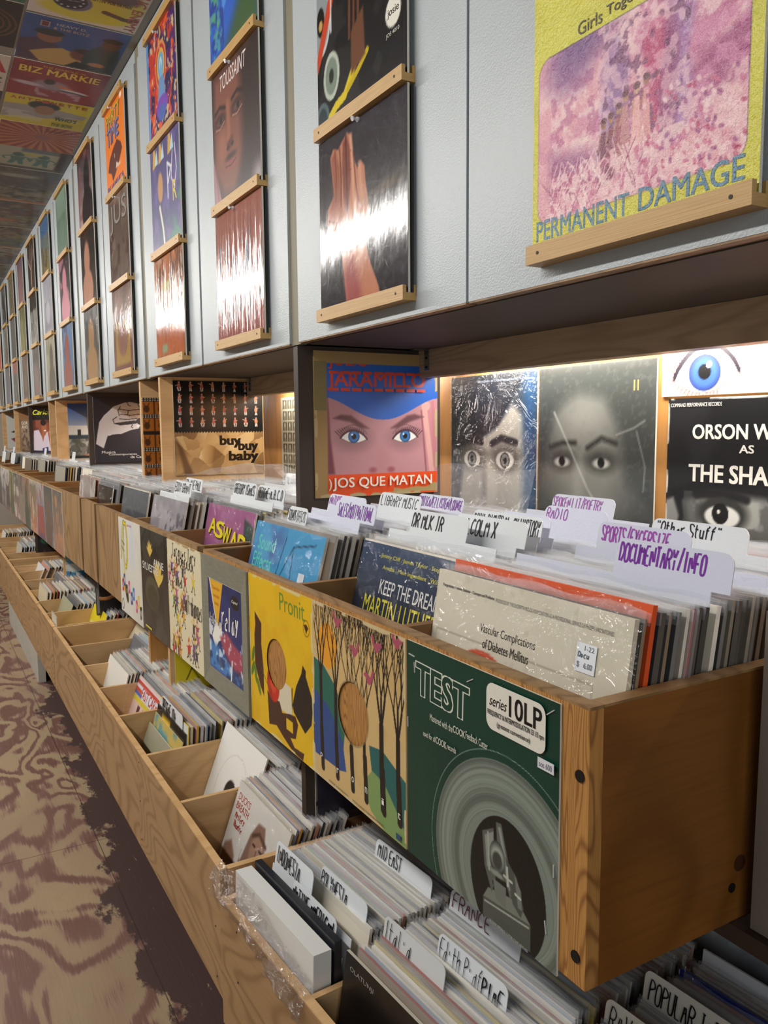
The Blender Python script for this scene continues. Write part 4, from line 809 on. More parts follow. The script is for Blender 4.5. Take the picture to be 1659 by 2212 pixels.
# ---- pictures facing the aisle end of the bays and on the back wall
def art_ojos():
    n = 190; sk = h('bf8b92'); cv = Cv(n, sk); cv.nz(3, h('ad7a83'), .45, .7, 3, .6)
    cv.po([(.1, .7), (.12, .4), (.15, .16), (.09, .16)], h('7a3f4a'), .02).el(.93, .4, .06, .3, h('c08088'), .04, 8).ln([(.88, .66), (.95, .16)], .045, h('d9a5a0'), .01).ln([(.96, .66), (.98, .2)], .03, h('b87a80'), .01).el(.9, .635, .035, .035, h('d9a5a0')).ln([(.86, .6), (.9, .16)], .01, h('8a5058'), .01)
    cv.el(.53, .25, .06, .1, h('b88084'), .06, 0, .5).el(.45, .18, .03, .02, h('a05a62'), .02).el(.6, .18, .03, .02, h('a05a62'), .02)
    cv.eye(.3, .405, .105, h('3b78b8'), sk, h('4a2530'), flip=-1).eye(.72, .405, .105, h('3b78b8'), sk, h('4a2530'), flip=1)
    r = random.Random(1)
    for x0, f in ((.3, -1), (.72, 1)):
        for i in range(14):
            t = i/13; x = x0+f*(-.08+.19*t); y = .4+.055*math.sin(math.pi*(.15+.7*t)); cv.ln([(x, y), (x+f*(.005+.03*t), y+.03)], .006, h('4a2530'))
    cv.po([(.14, .545), (.2, .57), (.28, .565), (.42, .475), (.36, .475), (.27, .52)], h('6a4046'), .02).po([(.88, .555), (.8, .575), (.74, .565), (.6, .475), (.66, .475), (.76, .52)], h('6a4046'), .02)
    arch = [(.075, 1), (.075, .7)]+[(.075+.925*t, .69-.155*math.sin(math.pi*t)**1.6) for t in np.linspace(0, 1, 25)]+[(1, 1)]
    cv.po(arch, h('2163c4')); cv.rc(.06, 0, 1, .155, h('e5501c')).rc(0, .92, 1, 1, h('a58a5a'), .004).rc(0, 0, .095, 1, h('a38452'), .004).rc(0, .6, .09, .93, h('7c7048'), .02, .7)
    cv.po([(.62, .05), (.7, .035), (.8, .05), (.9, .045), (.97, .075), (1, .07), (1, .01), (.62, .02)], h('b09a68')).worn(5, h('b7a67c'), .015)
    c = Cover(.315, .315, .004, cv, edge=h('a58a5a')); R_ = h('d8442a')
    c.tx('JARAMILLO', (.105, .735, .89, .865), R_, .035).tx('JULIO', (.11, .88, .42, .985), R_, .03); c.rc(0, .92, 1, 1, h('a58a5a')); c.rc(0, .6, .09, .93, h('7c7048'))
    for i in range(9):
        x = .105+.785*(i+.5)/9; c.rc(x-.036, .848, x+.036, .868, R_).rc(x-.036, .732, x+.036, .752, R_)
    c.tx('JOS QUE MATAN', (.125, .045, .94, .135), WH, .03).tx(')', (.095, .05, .115, .13), WH, .02); return c
def grain(cv, seed): return cv.nz(60, (.9, .9, .88), .6, .75, seed, .15)
def art_stare():
    cv = Cv(130, h('3a4048')); sk = h('b5b0a4')
    cv.po([(.1, 0), (.16, .35), (.3, .5), (.55, .62), (.74, .78), (.86, .7), (.9, .3), (.86, 0)], sk, .05).po([(0, 1), (0, .5), (.2, .42), (.3, .52), (.58, .64), (.8, .9), (1, .95), (1, 1)], h('23272e'), .03).rc(.86, 0, 1, 1, h('27507a'), .1, .9)
    for x in (.27, .66): cv.el(x, .41, .17, .1, h('6d6a64'), .06).el(x, .395, .1, .062, h('d9d6cc'), .01).el(x, .395, .05, .055, h('7d7f7c')).el(x, .395, .022, .025, BK).ring(x, .395, .05, .01, h('33332f')).ln([(x-.15, .51), (x-.04, .55), (x+.12, .52)], .05, h('26262a'), .02)
    cv.el(.5, .18, .07, .2, h('cfcabc'), .06, 0, .7).el(.42, .2, .03, .14, h('75726a'), .05, 0, .7); grain(cv, 4); c = Cover(.31, .315, .004, cv)
    c.tx('CHRIS', (.04, .87, .2, .94), h('8a8f96')).tx('direction et Developpement Psychique', (.34, .94, .96, .965), h('9aa4b0')); return c
def art_veil():
    cv = Cv(120, h('4c4e4c')); sk = h('7d7c75'); cv.el(.45, .42, .34, .42, sk, .3).el(.42, .66, .2, .12, h('92918a'), .16, 0, .8).po([(0, 1), (0, .3), (.08, .55), (.18, .76), (.38, .84), (.6, .8), (.72, .62), (.78, .3), (1, .2), (1, 1)], h('434643'), .1, .9).nz(4, h('3a3c3b'), .5, .7, 5, .5)
    for x, f in ((.23, -1), (.58, 1)): cv.el(x, .42, .13, .07, h('474744'), .06).el(x, .41, .07, .03, h('b5b4ac'), .015).el(x, .415, .03, .032, h('1e1e1e'), .01).ln([(x-.12, .5), (x, .56 if f > 0 else .53), (x+.12, .53)], .03, h('33332f'), .03)
    cv.el(.38, .28, .05, .14, h('979690'), .06, 0, .6).el(.4, .12, .12, .03, h('55544f'), .03); 
    cv.ln([(.15, .72), (.3, .5), (.46, .26), (.55, .16)], .012, h('b8b8b2'), .015, .8).ln([(.7, .58), (.84, .62), (.92, .66)], .01, h('a8a8a2'), .012, .6).ln([(.86, .6), (.93, .4), (.92, .26)], .008, h('a8a8a2'), .01, .6).nz(40, h('77786f'), .58, .7, 8, .18)
    c = Cover(.305, .318, .004, cv); c.tx('II', (.83, .83, .87, .89), h('a08f5a')); return c
def art_eyestrip():
    sk = h('e0b4a2'); cv = Cv(150, sk, 60); cv.el(.93, .45, .1, .3, h('e0a094'), .1).nz(3, h('f6e0d6'), .5, .7, 3, .7)
    T = np.linspace(0, 1, 15); up_ = [(.08+.40*t, .20+.40*math.sin(math.pi*t)**.75+.06*t) for t in T]; dn = [(.48-.40*t, .26-.06*t-.2*math.sin(math.pi*t)) for t in T]
    cv.el(.28, .3, .24, .5, h('d89a90'), .3, 0, .6).po(up_+dn, h('e6e0d8')).el(.275, .29, .1, .24, h('2a2f66')).el(.275, .29, .088, .21, h('3f62a8'), .04).el(.275, .3, .04, .1, BK).el(.3, .39, .016, .04, (1, 1, 1))
    for o_ in (0, .025, .05): cv.ln([(x, y+o_) for x, y in up_], .016, h('2a2530'))
    cv.ln([(x, y+.16) for x, y in up_[2:]], .014, h('c08a7c')).ln(dn, .008, h('9a7068'))
    for i in range(20): t = .02+.6*i/19; x = .08+.40*t; y = .22+.40*math.sin(math.pi*t)**.75; cv.ln([(x, y), (x-.02-.02*t, y+.08), (x-.055+.05*t, y+.15)], .007, h('2a2530'))
    for i in range(12): t = .1+.6*i/11; x = .08+.40*t; y = .20+.06*t-.2*math.sin(math.pi*t); cv.ln([(x, y), (x-.02+.02*t, y-.07)], .005, h('7a5a60'))
    return Cover(.315, .126, .004, cv)
def art_shadow():
    cv = Cv(150, h('1b1b1d')); cv.nz(5, h('262628'), .5, .7, 3, .8); g = h('a3a29c')
    cv.po([(0, .33), (.3, .44), (.7, .44), (1, .38), (1, .3), (.5, .3), (.1, .26)], h('121214'), .02).po([(.12, .28), (.3, .34), (.62, .32), (.9, .3), (1, .3), (1, .1), (.6, .02), (.3, .02), (.16, .12)], g, .05).nz(8, h('4a4a48'), .5, .62, 6, .7, 1, 1, (.12, .02, 1, .34))
    cv.po([(0, .28), (.05, .3), (.09, .2), (.06, .08), (0, .12)], h('8a8984'), .02).po([(0, .02), (.14, .1), (.4, .03), (.7, 0), (0, 0)], h('121214'), .01)
    cv.a = np.roll(cv.a, int(.17*150), 0); cv.rc(0, .0, 1, .17, h('121214'), .02)
    for x in (.36, .80): cv.el(x, .40, .15, .1, h('33332f'), .04).el(x, .385, .105, .058, h('e2e1da'), .01).el(x-.01, .40, .05, .055, BK).el(x-.02, .41, .01, .01, WH).ln([(x-.16, .49), (x, .51), (x+.14, .48)], .045, h('1a1a1a'), .02)
    cv.worn(6, h('cfccc2'), .006); c = Cover(.313, .313, .004, cv); T = h('e9e6da')
    c.tx('ORSON WELLES', (.165, .785, .86, .86), T, .05).tx('AS', (.45, .715, .53, .755), T, .05).tx('THE SHADOW', (.15, .56, .92, .65), T, .06).tx('COMMAND PERFORMANCE RECORDS', (.02, .955, .34, .975), T, .01); return c
def art_contact():
    cv = Cv(90, h('b9b29c'))
    for j in range(8):
        for i in range(7):
            x0 = .05+i*.133; y0 = .03+j*.12; cv.rc(x0, y0, x0+.115, y0+.1, h('55503f')).el(x0+.055, y0+.06, .022, .03, h('b5ae98')).rc(x0+.03, y0, x0+.085, y0+.04, h('8a836c'), .01)
    return Cover(.313, .313, .004, cv)
def art_bag():
    n = 170; cv = Cv(n, h('0d0e10')); C0 = h('b48a56')
    zig = [(0, 0)]+[(0, .43)]+[(i/64, .45+(.018 if i % 2 else 0)) for i in range(65)]+[(1, 0)]
    bag = Cv(n, C0); bag.facets(46, [h('6f4d2b'), h('a67c4c'), h('bd9560'), h('cda873'), h('e6cfa6')], 6).facets(30, [h('8a6238'), h('c09a66'), h('d8b884')], 9, .35).po([(.0, .42), (.08, .3), (.16, .1), (.2, 0), (.1, 0), (.06, .2)], h('5f3f22'), .03, .8)
    mk = np.zeros((n, n)); t_ = Cv(n, (0, 0, 0)); t_.po(zig, (1, 1, 1)); mk = t_.a[..., 0]
    r = random.Random(3)
    for j in range(4):
        for i in range(8):
            x = .06+i*.122; y = .52+j*.125; k = r.uniform(-.012, .012); cc = h(r.choice(['c8705a', 'd08a66', 'b85a50']))
            cv.ln([(x, y), (x+k, y+.035)], .011, h('e8ddd4')).ln([(x+.016, y), (x+.012-k, y+.035)], .011, h('e8ddd4')).el(x+.006, y+.052, .017, .028, cc).el(x+.006, y+.086, .009, .011, h('d9a58a')).ln([(x+.006, y+.064), (x+r.choice([-.03, .035, .03]), y+.06+r.uniform(-.01, .02))], .008, h('d9a58a'))
    cv.a = cv.a*(1-mk[..., None])+bag.a*mk[..., None]; c = Cover(.315, .318, .004, cv)
    for wd, bx in (('buy', (.5, .29, .73, .42)), ('buy', (.71, .23, .93, .36)), ('baby', (.6, .12, .93, .25))): c.tx(wd, bx, h('14100e'), .085)
    return c
def art_film():
    cv = Cv(120, h('1a1310'))
    for j in range(5):
        y0 = .05+j*.19
        for i in range(6):
            x0 = i*.17-.02; cv.rc(x0, y0, x0+.155, y0+.145, h('b0641c')); cv.el(x0+.07, y0+.06, .035, .04, h('4a2810'), .01).ln([(x0+.06, y0+.07), (x0+.04, y0+.12)], .012, h('4a2810')).ln([(x0+.08, y0+.07), (x0+.1, y0+.125)], .012, h('4a2810'))
        if j != 2:
            for i in range(34): cv.rc(i*.03, y0+.152, i*.03+.014, y0+.165, h('d8cfc0')); cv.rc(i*.03, y0+.174, i*.03+.014, y0+.187, h('d8cfc0'))
    return Cover(.3, .315, .004, cv)
def art_linehand():
    cv = Cv(130, h('21222e')); w_ = h('cdcbd0'); cv.el(.8, .7, .25, .06, h('5a5c6c'), .15, -8, .6)
    cv.po([(.02, .29), (.13, .22), (.19, .4), (.27, .43), (.4, .44), (.55, .5), (.66, .52), (.69, .57), (.64, .6), (.5, .58), (.38, .57), (.32, .6), (.5, .62), (.62, .64), (.66, .68), (.74, .7), (.76, .74), (.8, .77), (.88, .8), (.84, .86), (.7, .9), (.55, .93), (.46, .92), (.3, .86), (.15, .72), (.08, .62)], w_)
    L_ = h('23242c')
    for P in ([(.38, .82), (.52, .8), (.7, .82), (.88, .8)], [(.4, .74), (.54, .725), (.7, .745), (.77, .74)], [(.38, .67), (.5, .66), (.64, .68)], [(.32, .6), (.45, .62), (.6, .64)], [(.5, .93), (.52, .88), (.55, .87)], [(.66, .9), (.68, .86), (.71, .85)], [(.52, .8), (.5, .74), (.53, .72)], [(.34, .7), (.28, .66), (.3, .6), (.38, .58)], [(.4, .86), (.36, .8), (.38, .72)], [(.57, .53), (.55, .55), (.57, .58)], [(.2, .41), (.24, .39), (.3, .4)]): cv.ln(P, .012, L_)
    cv.el(.65, .56, .02, .015, h('e8e6ea')); c = Cover(.315, .31, .004, cv)
    c.tx('Musica', (.1, .14, .3, .18), h('d8d6d2'), .02).tx('Contemporanea', (.2, .1, .62, .14), h('d8d6d2'), .02).tx('de Camara', (.52, .06, .82, .1), h('d8d6d2'), .02).tx('3.', (.9, .06, .96, .1), h('d8d6d2'), .02); return c
def art_shore():
    cv = Cv(80, h('8fa6c0')); cv.gr(h('b0bccb'), h('2d4f9a'), 90, .5, 1).rc(0, .42, 1, .6, h('d2d3cf')).rc(0, .36, 1, .43, h('2c3a44')).rc(0, 0, 1, .36, h('74736c')).nz(12, h('b5b5ac'), .5, .6, 4, .8, 1, 1, (0, .05, 1, .36)).nz(12, h('3d4038'), .5, .6, 9, .7, 1, 1, (0, .05, .7, .36)).rc(.16, .42, .22, .53, h('20262a')).rc(0, 0, 1, .05, h('161616'))
    K = lambda P: [(x-.2, y) for x, y in P]
    cv.po(K([(.5, .08), (.66, .1), (.7, .3), (.68, .6), (.54, .6), (.56, .36)]), h('454a3c')).po(K([(.54, .58), (.7, .58), (.72, .8), (.6, .84), (.52, .74)]), h('7d8068')).el(.48, .87, .09, .06, h('1d1a18')).el(.5, .82, .04, .05, h('6a4634')).ln(K([(.58, .76), (.66, .68), (.78, .66)]), .03, h('6a4634')).ln(K([(.48, .07), (.58, .05)]), .03, h('a06a44')).rc(.56, .3, .7, .62, h('a03a34')); return Cover(.315, .32, .004, cv)
def art_singer():
    cv = Cv(70, h('8a4a34')); cv.nz(4, h('5c2c22'), .5, .6, 3).rc(0, .74, 1, 1, h('17130f')).po([(0, .08), (.05, .5), (.3, .52), (.5, .3), (.62, .45), (.9, .5), (1, .3), (1, 0), (0, 0)], h('cfc0cc'), .02).el(.58, .56, .13, .17, h('a5603f'), .02).el(.55, .68, .14, .07, h('20140f'), .02).po([(.42, .44), (.62, .46), (.5, .24)], h('a5603f')).el(.62, .5, .06, .015, WH).rc(0, 0, 1, .05, h('22243a')).po([(.45, .1), (.75, .14), (.75, .04), (.45, .04)], h('3a3560')).ln([(.9, .12), (.84, .3), (.8, .46)], .08, h('a5603f'), .02)
    c = Cover(.315, .315, .004, cv); c.tx('Carlos', (.04, .86, .96, .97), h('e0e040'), .03, .3); return c
def art_brown():
    cv = Cv(50, h('7a6350')); cv.nz(6, h('5a4436'), .5, .6, 3).rc(.1, .12, .9, .6, h('8d7763'), .03).nz(10, h('4a3a30'), .52, .6, 6, .8, 1, 1, (.1, .12, .9, .6)).rc(0, .8, 1, 1, h('7c5636'))
    c = Cover(.315, .315, .004, cv); c.tx('GOR', (.14, .68, .5, .76), h('cfc6b8'), .02).tx('AND', (.14, .58, .5, .66), h('cfc6b8'), .02); return c
def art_cone():
    cv = Cv(50, h('d5d5d0')); cv.po([(.1, .5), (.9, .85), (.95, .7), (.2, .48)], h('2a2c2e')).po([(.1, .3), (.6, .45), (.75, .3), (.3, .12)], h('8a2c4a')).po([(.35, .42), (.8, .5), (.85, .36), (.5, .3)], h('2f78b0')); return Cover(.315, .315, .004, cv)
def pic(c, m_, x0, y, z, lb, cat='poster', **k): return put('poster', c, m_, x0+c.w/2, y-.0025, z, lb, cat, rz=0, group='covers mounted on the uprights', **k)
def wallpic(c, m_, y, ztop, lb, x=1.1185): return put('poster', c, m_, x, y, ztop-c.h+.005, lb, 'poster', group='close-up covers on the back wall')
pic(art_ojos(), SEMI, .7345, 1.568, -.1505, 'blue, pink and orange cover with two blue eyes lettered JARAMILLO, taped to the upright')
o = wallpic(art_stare(), SEMI, 1.447, .112, 'blue-grey cover of a staring wide-eyed man in a plastic sleeve on the back wall')
child('plastic_sleeve', sleeve_sheet(.316, .316, .004, .012, 5), FILM, o)
wallpic(art_veil(), GLOSS, 1.133, .112, 'worn grey cover of a veiled dark-eyed face on the back wall')
wallpic(art_eyestrip(), SEMI, .812, .170, 'pale close-up of one blue eye with long lashes below the valance')
wallpic(art_shadow(), SEMI, .797, .040, 'black cover lettered AS THE SHADOW with glaring masked eyes')
wallpic(art_contact(), SEMI, 2.497, .103, 'cream contact sheet of tiny repeated portraits beside the paper bag poster')
pic(art_bag(), GLOSS, .741, 2.68, -.156, 'black and paper-bag cover of tiny dancing girls lettered buy buy baby')
pic(art_film(), SEMI, .703, 2.95, -.2, 'orange film-strip cover of small black hands in the narrow box opening')
pic(art_linehand(), SEMI, .7225, 3.99, -.155, 'black cover with a white line-drawn reaching hand')
pic(art_shore(), SEMI, .7625, 5.0, -.165, 'photo cover of a person standing by a white seashore house')
put('poster', art_singer(), SEMI, .770, 6.163, -.158, 'cover of a smiling singer in a white shirt with yellow title lettering', 'poster', rz=math.radians(-73), group='covers mounted on the uprights')
put('poster', art_brown(), SEMI, .785, 7.172, -.165, 'faded brown cover with pale block letters at the far end', 'poster', rz=math.radians(-72), group='covers mounted on the uprights')
b_ = MB(); b_.box(.70, 1.06, 8.42, 8.44, -.497, .1735); tag(b_.build('upright_panel', PLY_NEW, origin=(.88, 8.42, -.497)), 'farthest upright panel in the row, carrying a white poster', 'shelf upright', 'upright panels between the shelf and the cabinets')
pic(art_cone(), SEMI, .735, 8.42, -.17, 'white cover with a dark cone shape and red and blue blocks at the far end')
# lower pictures
pc = Cv(60, h('2b2838')); pc.nz(4, h('3a3648'), .5, .7, 3, .8).nz(6, h('1f1d28'), .5, .65, 8, .7).worn(3, h('8a8680'), .008)
pic(Cover(.315, .315, .004, pc), GLOSS, .722, 1.568, -.872, 'dark purple-black cover on the lower upright behind the tree sleeve')
yc = Cv(90, h('e8d21c')); yc.nz(6, h('2a2a10'), .52, .58, 6, 1, 1, 1, (.4, 0, 1, .9)).ln([(.12, .1), (.22, .3), (.3, .38), (.3, .22), (.18, .24), (.26, .1)], .012, h('3a3a18'))
c = Cover(.315, .315, .004, yc); c.tx('VOL. 4', (.06, .66, .3, .71), h('6a6420'))
pic(c, SEMI, .716, 2.68, -.892, 'bright yellow cover with black leaf splashes on the lower upright')
hc = Cv(110, h('15121a')); hc.po([(0, .7), (.3, 1), (.2, 1), (0, 1)], h('4a48a0'), .05)
hc.el(.12, .52, .3, .3, h('b87a44')).el(.12, .52, .265, .27, h('d9a56a')).el(.11, .52, .245, .25, h('17110f')).ln([(.38, .6), (.5, .7), (.62, .74)], .05, h('b8682c'), .02).ln([(.4, .52), (.6, .6), (.8, .56)], .03, h('8a5a2a'), .02).nz(7, h('2a2450'), .55, .65, 4, .7, 1, 1, (.4, 0, 1, .5)).rc(0, 0, .03, 1, h('8a8d96')).rc(0, 0, 1, .03, h('3a3a3e'))
pic(Cover(.315, .315, .004, hc), SEMI, .702, 3.99, -.89, 'dark cover with the golden bell of a brass horn')
cc = Cv(90, h('9fc4de')); cc.gr(h('3f86b4'), h('e8e6d0'), 90, .1, .95).nz(5, h('f0ece0'), .48, .6, 3, .9, 1, 3).nz(4, h('6d7c98'), .56, .66, 13, .6, 1, 3, (0, .5, 1, .9)).rc(0, 0, 1, .08, h('2b5c78'))
for x in np.linspace(.06, .95, 12): cc.ln([(x, .04), (x+.02, .12+.05*math.sin(x*21))], .02, h('22343c'))
pic(Cover(.315, .33, .004, cc), SEMI, .712, 5.0, -.892, 'pale blue cover of layered sunset clouds over small dark spires')
gc = Cv(50, h('2c2a2c')); gc.nz(5, h('565452'), .5, .6, 3).el(.2, .3, .12, .1, h('3f9a70'), .03)
pic(Cover(.315, .315, .004, gc), GLOSS, .71, 6.32, -.892, 'dark grey cover with a green spot on a far lower upright')
sc = Cv(130, h('a0a8b0')); sc.nz(18, h('bcc2c8'), .5, .65, 3, .7).nz(6, h('868e96'), .5, .65, 9, .6)  # print tones raised to stand in for light missing under the shelf
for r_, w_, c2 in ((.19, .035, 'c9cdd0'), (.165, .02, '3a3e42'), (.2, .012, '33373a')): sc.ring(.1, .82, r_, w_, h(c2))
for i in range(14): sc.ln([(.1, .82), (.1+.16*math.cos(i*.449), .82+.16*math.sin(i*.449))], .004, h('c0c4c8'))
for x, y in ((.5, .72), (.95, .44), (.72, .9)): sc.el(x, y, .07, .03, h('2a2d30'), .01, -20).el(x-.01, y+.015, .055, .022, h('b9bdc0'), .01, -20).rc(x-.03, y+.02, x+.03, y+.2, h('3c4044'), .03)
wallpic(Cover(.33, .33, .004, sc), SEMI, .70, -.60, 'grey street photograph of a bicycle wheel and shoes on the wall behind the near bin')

# ---- covers glued to the ceiling
def ceil(c, x, y, lb, z=1.2525, rz=0): return put('ceiling_cover', c, SEMI, x, y+c.h, z, lb, 'album cover', rz=rz, lean=-R90, group='album covers glued to the ceiling')
def a_clock():
    cv = Cv(90, h('d2c4b8')); cv.el(.5, .2, .42, .16, h('cfc03a'), .04).el(.62, .5, .36, .3, h('c9b93c'), .06).el(.72, .62, .2, .12, h('5c4c44'), .05).el(.36, .36, .17, .17, h('6d6474')).el(.33, .37, .155, .155, h('24222a'))
    for i in range(12): cv.el(.33+.12*math.cos(i*.524), .37+.12*math.sin(i*.524), .012, .012, h('d8d2c8'))
    cv.ln([(.33, .37), (.29, .48)], .01, h('aaa69c')).ln([(.33, .37), (.42, .39)], .01, h('aaa69c')).ln([(.66, .3), (.85, .24), (.95, .27)], .07, h('5a4438')).el(.6, .85, .16, .1, h('c9bb30'), .04)
    c = Cover(.315, .315, .002, cv); c.tx("CAN'T DO NUTTIN' FOR YA MAN", (.3, .47, .86, .54), h('2a241c'), .02); c.tx('PUBLIC ENEMY', (.44, .46, 1.42, .56), h('a8484a'), .03, 0, -90); return c
def a_blue():
    cv = Cv(100, h('2f4c84')); cv.nz(3, h('3f619c'), .5, .7, 3, .7)
    cv.po([(.02, 0), (0, .45), (.2, .56), (.38, .44), (.42, .1), (.3, 0)], h('4a3046'), .02).po([(.12, .2), (.3, .34), (.42, .4), (.62, .3), (.66, .1), (.5, 0), (.24, 0)], h('b89a54'), .02).el(.27, .6, .12, .13, h('8a5c40'), .02).el(.26, .69, .14, .07, h('26262a'), .01).el(.62, .32, .11, .13, h('6a3e30'), .03).el(.64, .42, .1, .06, h('3a211c'), .02)
    cv.po([(.66, 0), (.64, .4), (.74, .62), (.96, .6), (1, .4), (1, 0)], h('23363c'), .03).el(.86, .68, .09, .12, h('5a3628'), .02).el(.86, .78, .1, .05, h('201818'), .02).el(.8, .16, .09, .05, h('a87450'), .02).po([(.5, 0), (.6, .16), (.75, .1), (.7, 0)], h('1c1c20'), .02)
    c = Cover(.315, .325, .002, cv); c.tx('HEAVY D.', (.3, .86, .58, .91), h('b8b0a0'), .03).tx('& THE BOYZ', (.28, .78, .62, .83), h('b8a080'), .03).rc(.15, .8, .24, .92, h('9c8a84')).rc(.165, .815, .225, .905, h('6a2a3a')); return c
def a_red():
    cv = Cv(80, h('8a2a30')); cv.nz(4, h('701f27'), .5, .7, 3, .7).el(.45, .42, .2, .14, h('8f7f8a'), .06).el(.42, .52, .06, .08, h('3a2724'), .02).el(.6, .42, .1, .03, h('c9713c'), .02, -20).el(.72, .34, .15, .04, h('c9c6c8'), .02, -8).el(.2, .38, .16, .05, h('b8aab4'), .03, -8).el(.7, .31, .15, .02, h('33363c'), .01, -8).nz(10, h('c0bcc6'), .5, .6, 8, .6, 1, 1, (.3, .08, .8, .3))
    c = Cover(.315, .318, .002, cv); c.tx('THE DIABOLICAL', (.3, .88, .76, .93), h('c9a23c'), .03).tx('BIZ MARKIE', (.08, .7, .92, .86), h('d9c04a'), .05); return c
def a_yel():
    cv = Cv(80, h('cdb820')); cv.po([(0, .2), (.2, .3), (.5, .34), (.95, .5), (.98, .62), (.6, .7), (.3, .72), (0, .68)], h('9a928e'), .03).el(.45, .76, .18, .14, h('1e1816'), .03).el(.47, .62, .12, .15, h('9a6a48'), .03).nz(7, h('c9c4c0'), .52, .6, 4, .6, 1, 1, (0, .2, .95, .5))
    c = Cover(.315, .315, .002, cv)
    for i, ch in enumerate('ANTOINETTE'): c.tx(ch, (.06+i*.09, .86, .12+i*.09, .94), h('b03a44'), .04)
    c.tx("WHO'S", (.62, .34, .88, .46), h('2e4640'), .03, .1).tx('THE BOSS', (.6, .14, .86, .24), h('3a5a3c'), .03, .1); return c
def a_sun():
    cv = Cv(110, h('b0683c')); 
    for i in range(26): a = i*2*math.pi/26; cv.po([(.55, .55)]+[(.55+1.2*math.cos(a+q), .55+1.2*math.sin(a+q)) for q in (0, .06, .12)], h('8a2f2a'), 0)
    cv.el(.55, .55, .1, .09, h('8a4a48'), .05); c = Cover(.315, .315, .002, cv); c.tx('SLAM CITY', (.55, .8, .96, .87), h('6a3430'), .02, .1); return c
def a_fig():
    cv = Cv(80, h('a09a86')); cv.rc(.3, .82, 1, 1, h('5c5c62'), .05).rc(.82, 0, 1, 1, h('3a2420'), .03)
    for x in (.28, .62): cv.el(x, .66, .08, .1, h('3a5a54'), .02).po([(x-.1, .55), (x+.1, .55), (x+.08, .4), (x+.1, .2), (x+.04, .2), (x, .36), (x-.05, .2), (x-.12, .2), (x-.08, .4)], h('3f6a60'), .01).ln([(x-.08, .58), (x-.2, .5), (x-.16, .4)], .03, h('3f6a60')).ln([(x+.08, .58), (x+.2, .48), (x+.17, .4)], .03, h('3f6a60'))
    cv.el(.46, .72, .14, .05, h('b0a03a'), .02).rc(0, 0, 1, .12, h('4a4038'), .02); return Cover(.315, .315, .002, cv)
XA = .5125
ceil(a_clock(), XA+.002, 2.412, 'ceiling cover with a large black clock and red sideways lettering', 1.2530)
ceil(a_blue(), XA, 2.742, 'blue ceiling cover of three men in jackets', 1.2538)
ceil(a_red(), XA, 3.078, 'dark red ceiling cover with yellow BIZ title letters', 1.2530)
ceil(a_yel(), XA+.004, 3.40, 'yellow ceiling cover with spaced red letters and a black-haired woman', 1.2538)
ceil(a_sun(), XA+.01, 3.695, 'orange and red sunburst ceiling cover', 1.2530)
ceil(a_fig(), XA+.03, 4.01, 'beige ceiling cover with two green dancing figures', 1.2538)
r = random.Random(21)
PAL = ['5a5048', '3a3634', '6d6656', '4a3a34', '7a6a4a', '35383c', '8a8070', '5a2c28', '6a6a3c', '2c2624', '4c5058', '7c5a40']
CN = ['smoky brown', 'black and grey', 'olive-striped', 'dark brown', 'tan', 'charcoal', 'pale grey', 'maroon', 'mossy', 'nearly black', 'slate', 'rust brown']
for i in range(14):
    y = 4.325+i*.312; a = i % 12
    cv = Cv(34, h(PAL[a])); cv.nz(6, h(PAL[(a+5) % 12]), .48, .58, 60+i, .9).nz(9, h(PAL[(a+3) % 12]), .52, .6, 90+i, .8)
    if i % 4 == 1: cv.rc(0, 0, 1, .14, h('a8622c'), .02)
    if i % 3 == 0: cv.el(.4, .6, .3, .1, h('b8562c') if i == 3 else h('a09a88'), .06, 0, .8)
    ceil(Cover(.315, .315, .002, cv), XA+.025+.012*(i % 3), y, f'{CN[a]} ceiling cover beside the cabinets, {ORD[i]} beyond the two green dancing figures', 1.2530+.0008*(i % 2))
LC = [('2e6a54', 'b0a890', 'green-bordered ceiling cover with a grey window grid'), ('231b19', '6a4a34', 'black ceiling cover with brown concentric rings'), ('c8bcb0', 'b03038', 'white ceiling cover with a large red letter A'), ('2c2826', '4a4440', 'dark ceiling cover left of the yellow one'), ('8a3038', '3a2a5a', 'crimson ceiling cover with a violet oval')]
for i, (a, b2, lb) in enumerate(LC):
    cv = Cv(80, h(a)); y = (2.375, 2.70, 3.085, 3.40, 3.93)[i]
    if i == 0: cv.rc(.12, .12, .88, .95, h('c0b8a4')).rc(.16, .18, .84, .92, h('4a443c')); [cv.rc(.16+k*.12, .18, .18+k*.12, .92, h('8a8272')) for k in range(6)]; [cv.rc(.16, .2+k*.14, .84, .215+k*.14, h('8a8272')) for k in range(6)]
    if i == 1:
        for k in range(6): cv.ring(.62, .5, .08+k*.055, .018, h(b2))
        cv.el(.62, .5, .1, .14, h('6d4c34'), .05)
    c = Cover(.315, .315, .002, cv)
    if i == 2: c.tx('A', (.72, .55, .98, .98), h(b2), .03); c.rc(.5, .36, .96, .4, h('3a3634')).rc(.6, .24, .96, .27, h('3a3634')).rc(.55, .14, .96, .17, h('3a3634'))
    if i == 3: cv.nz(6, h(b2), .5, .6, 5); c = Cover(.315, .315, .002, cv)
    if i == 4: cv.el(.55, .5, .36, .28, h('c9a85a')).el(.55, .5, .33, .25, h(b2)); c = Cover(.315, .315, .002, cv)
    ceil(c, .19, y, lb, 1.2534)
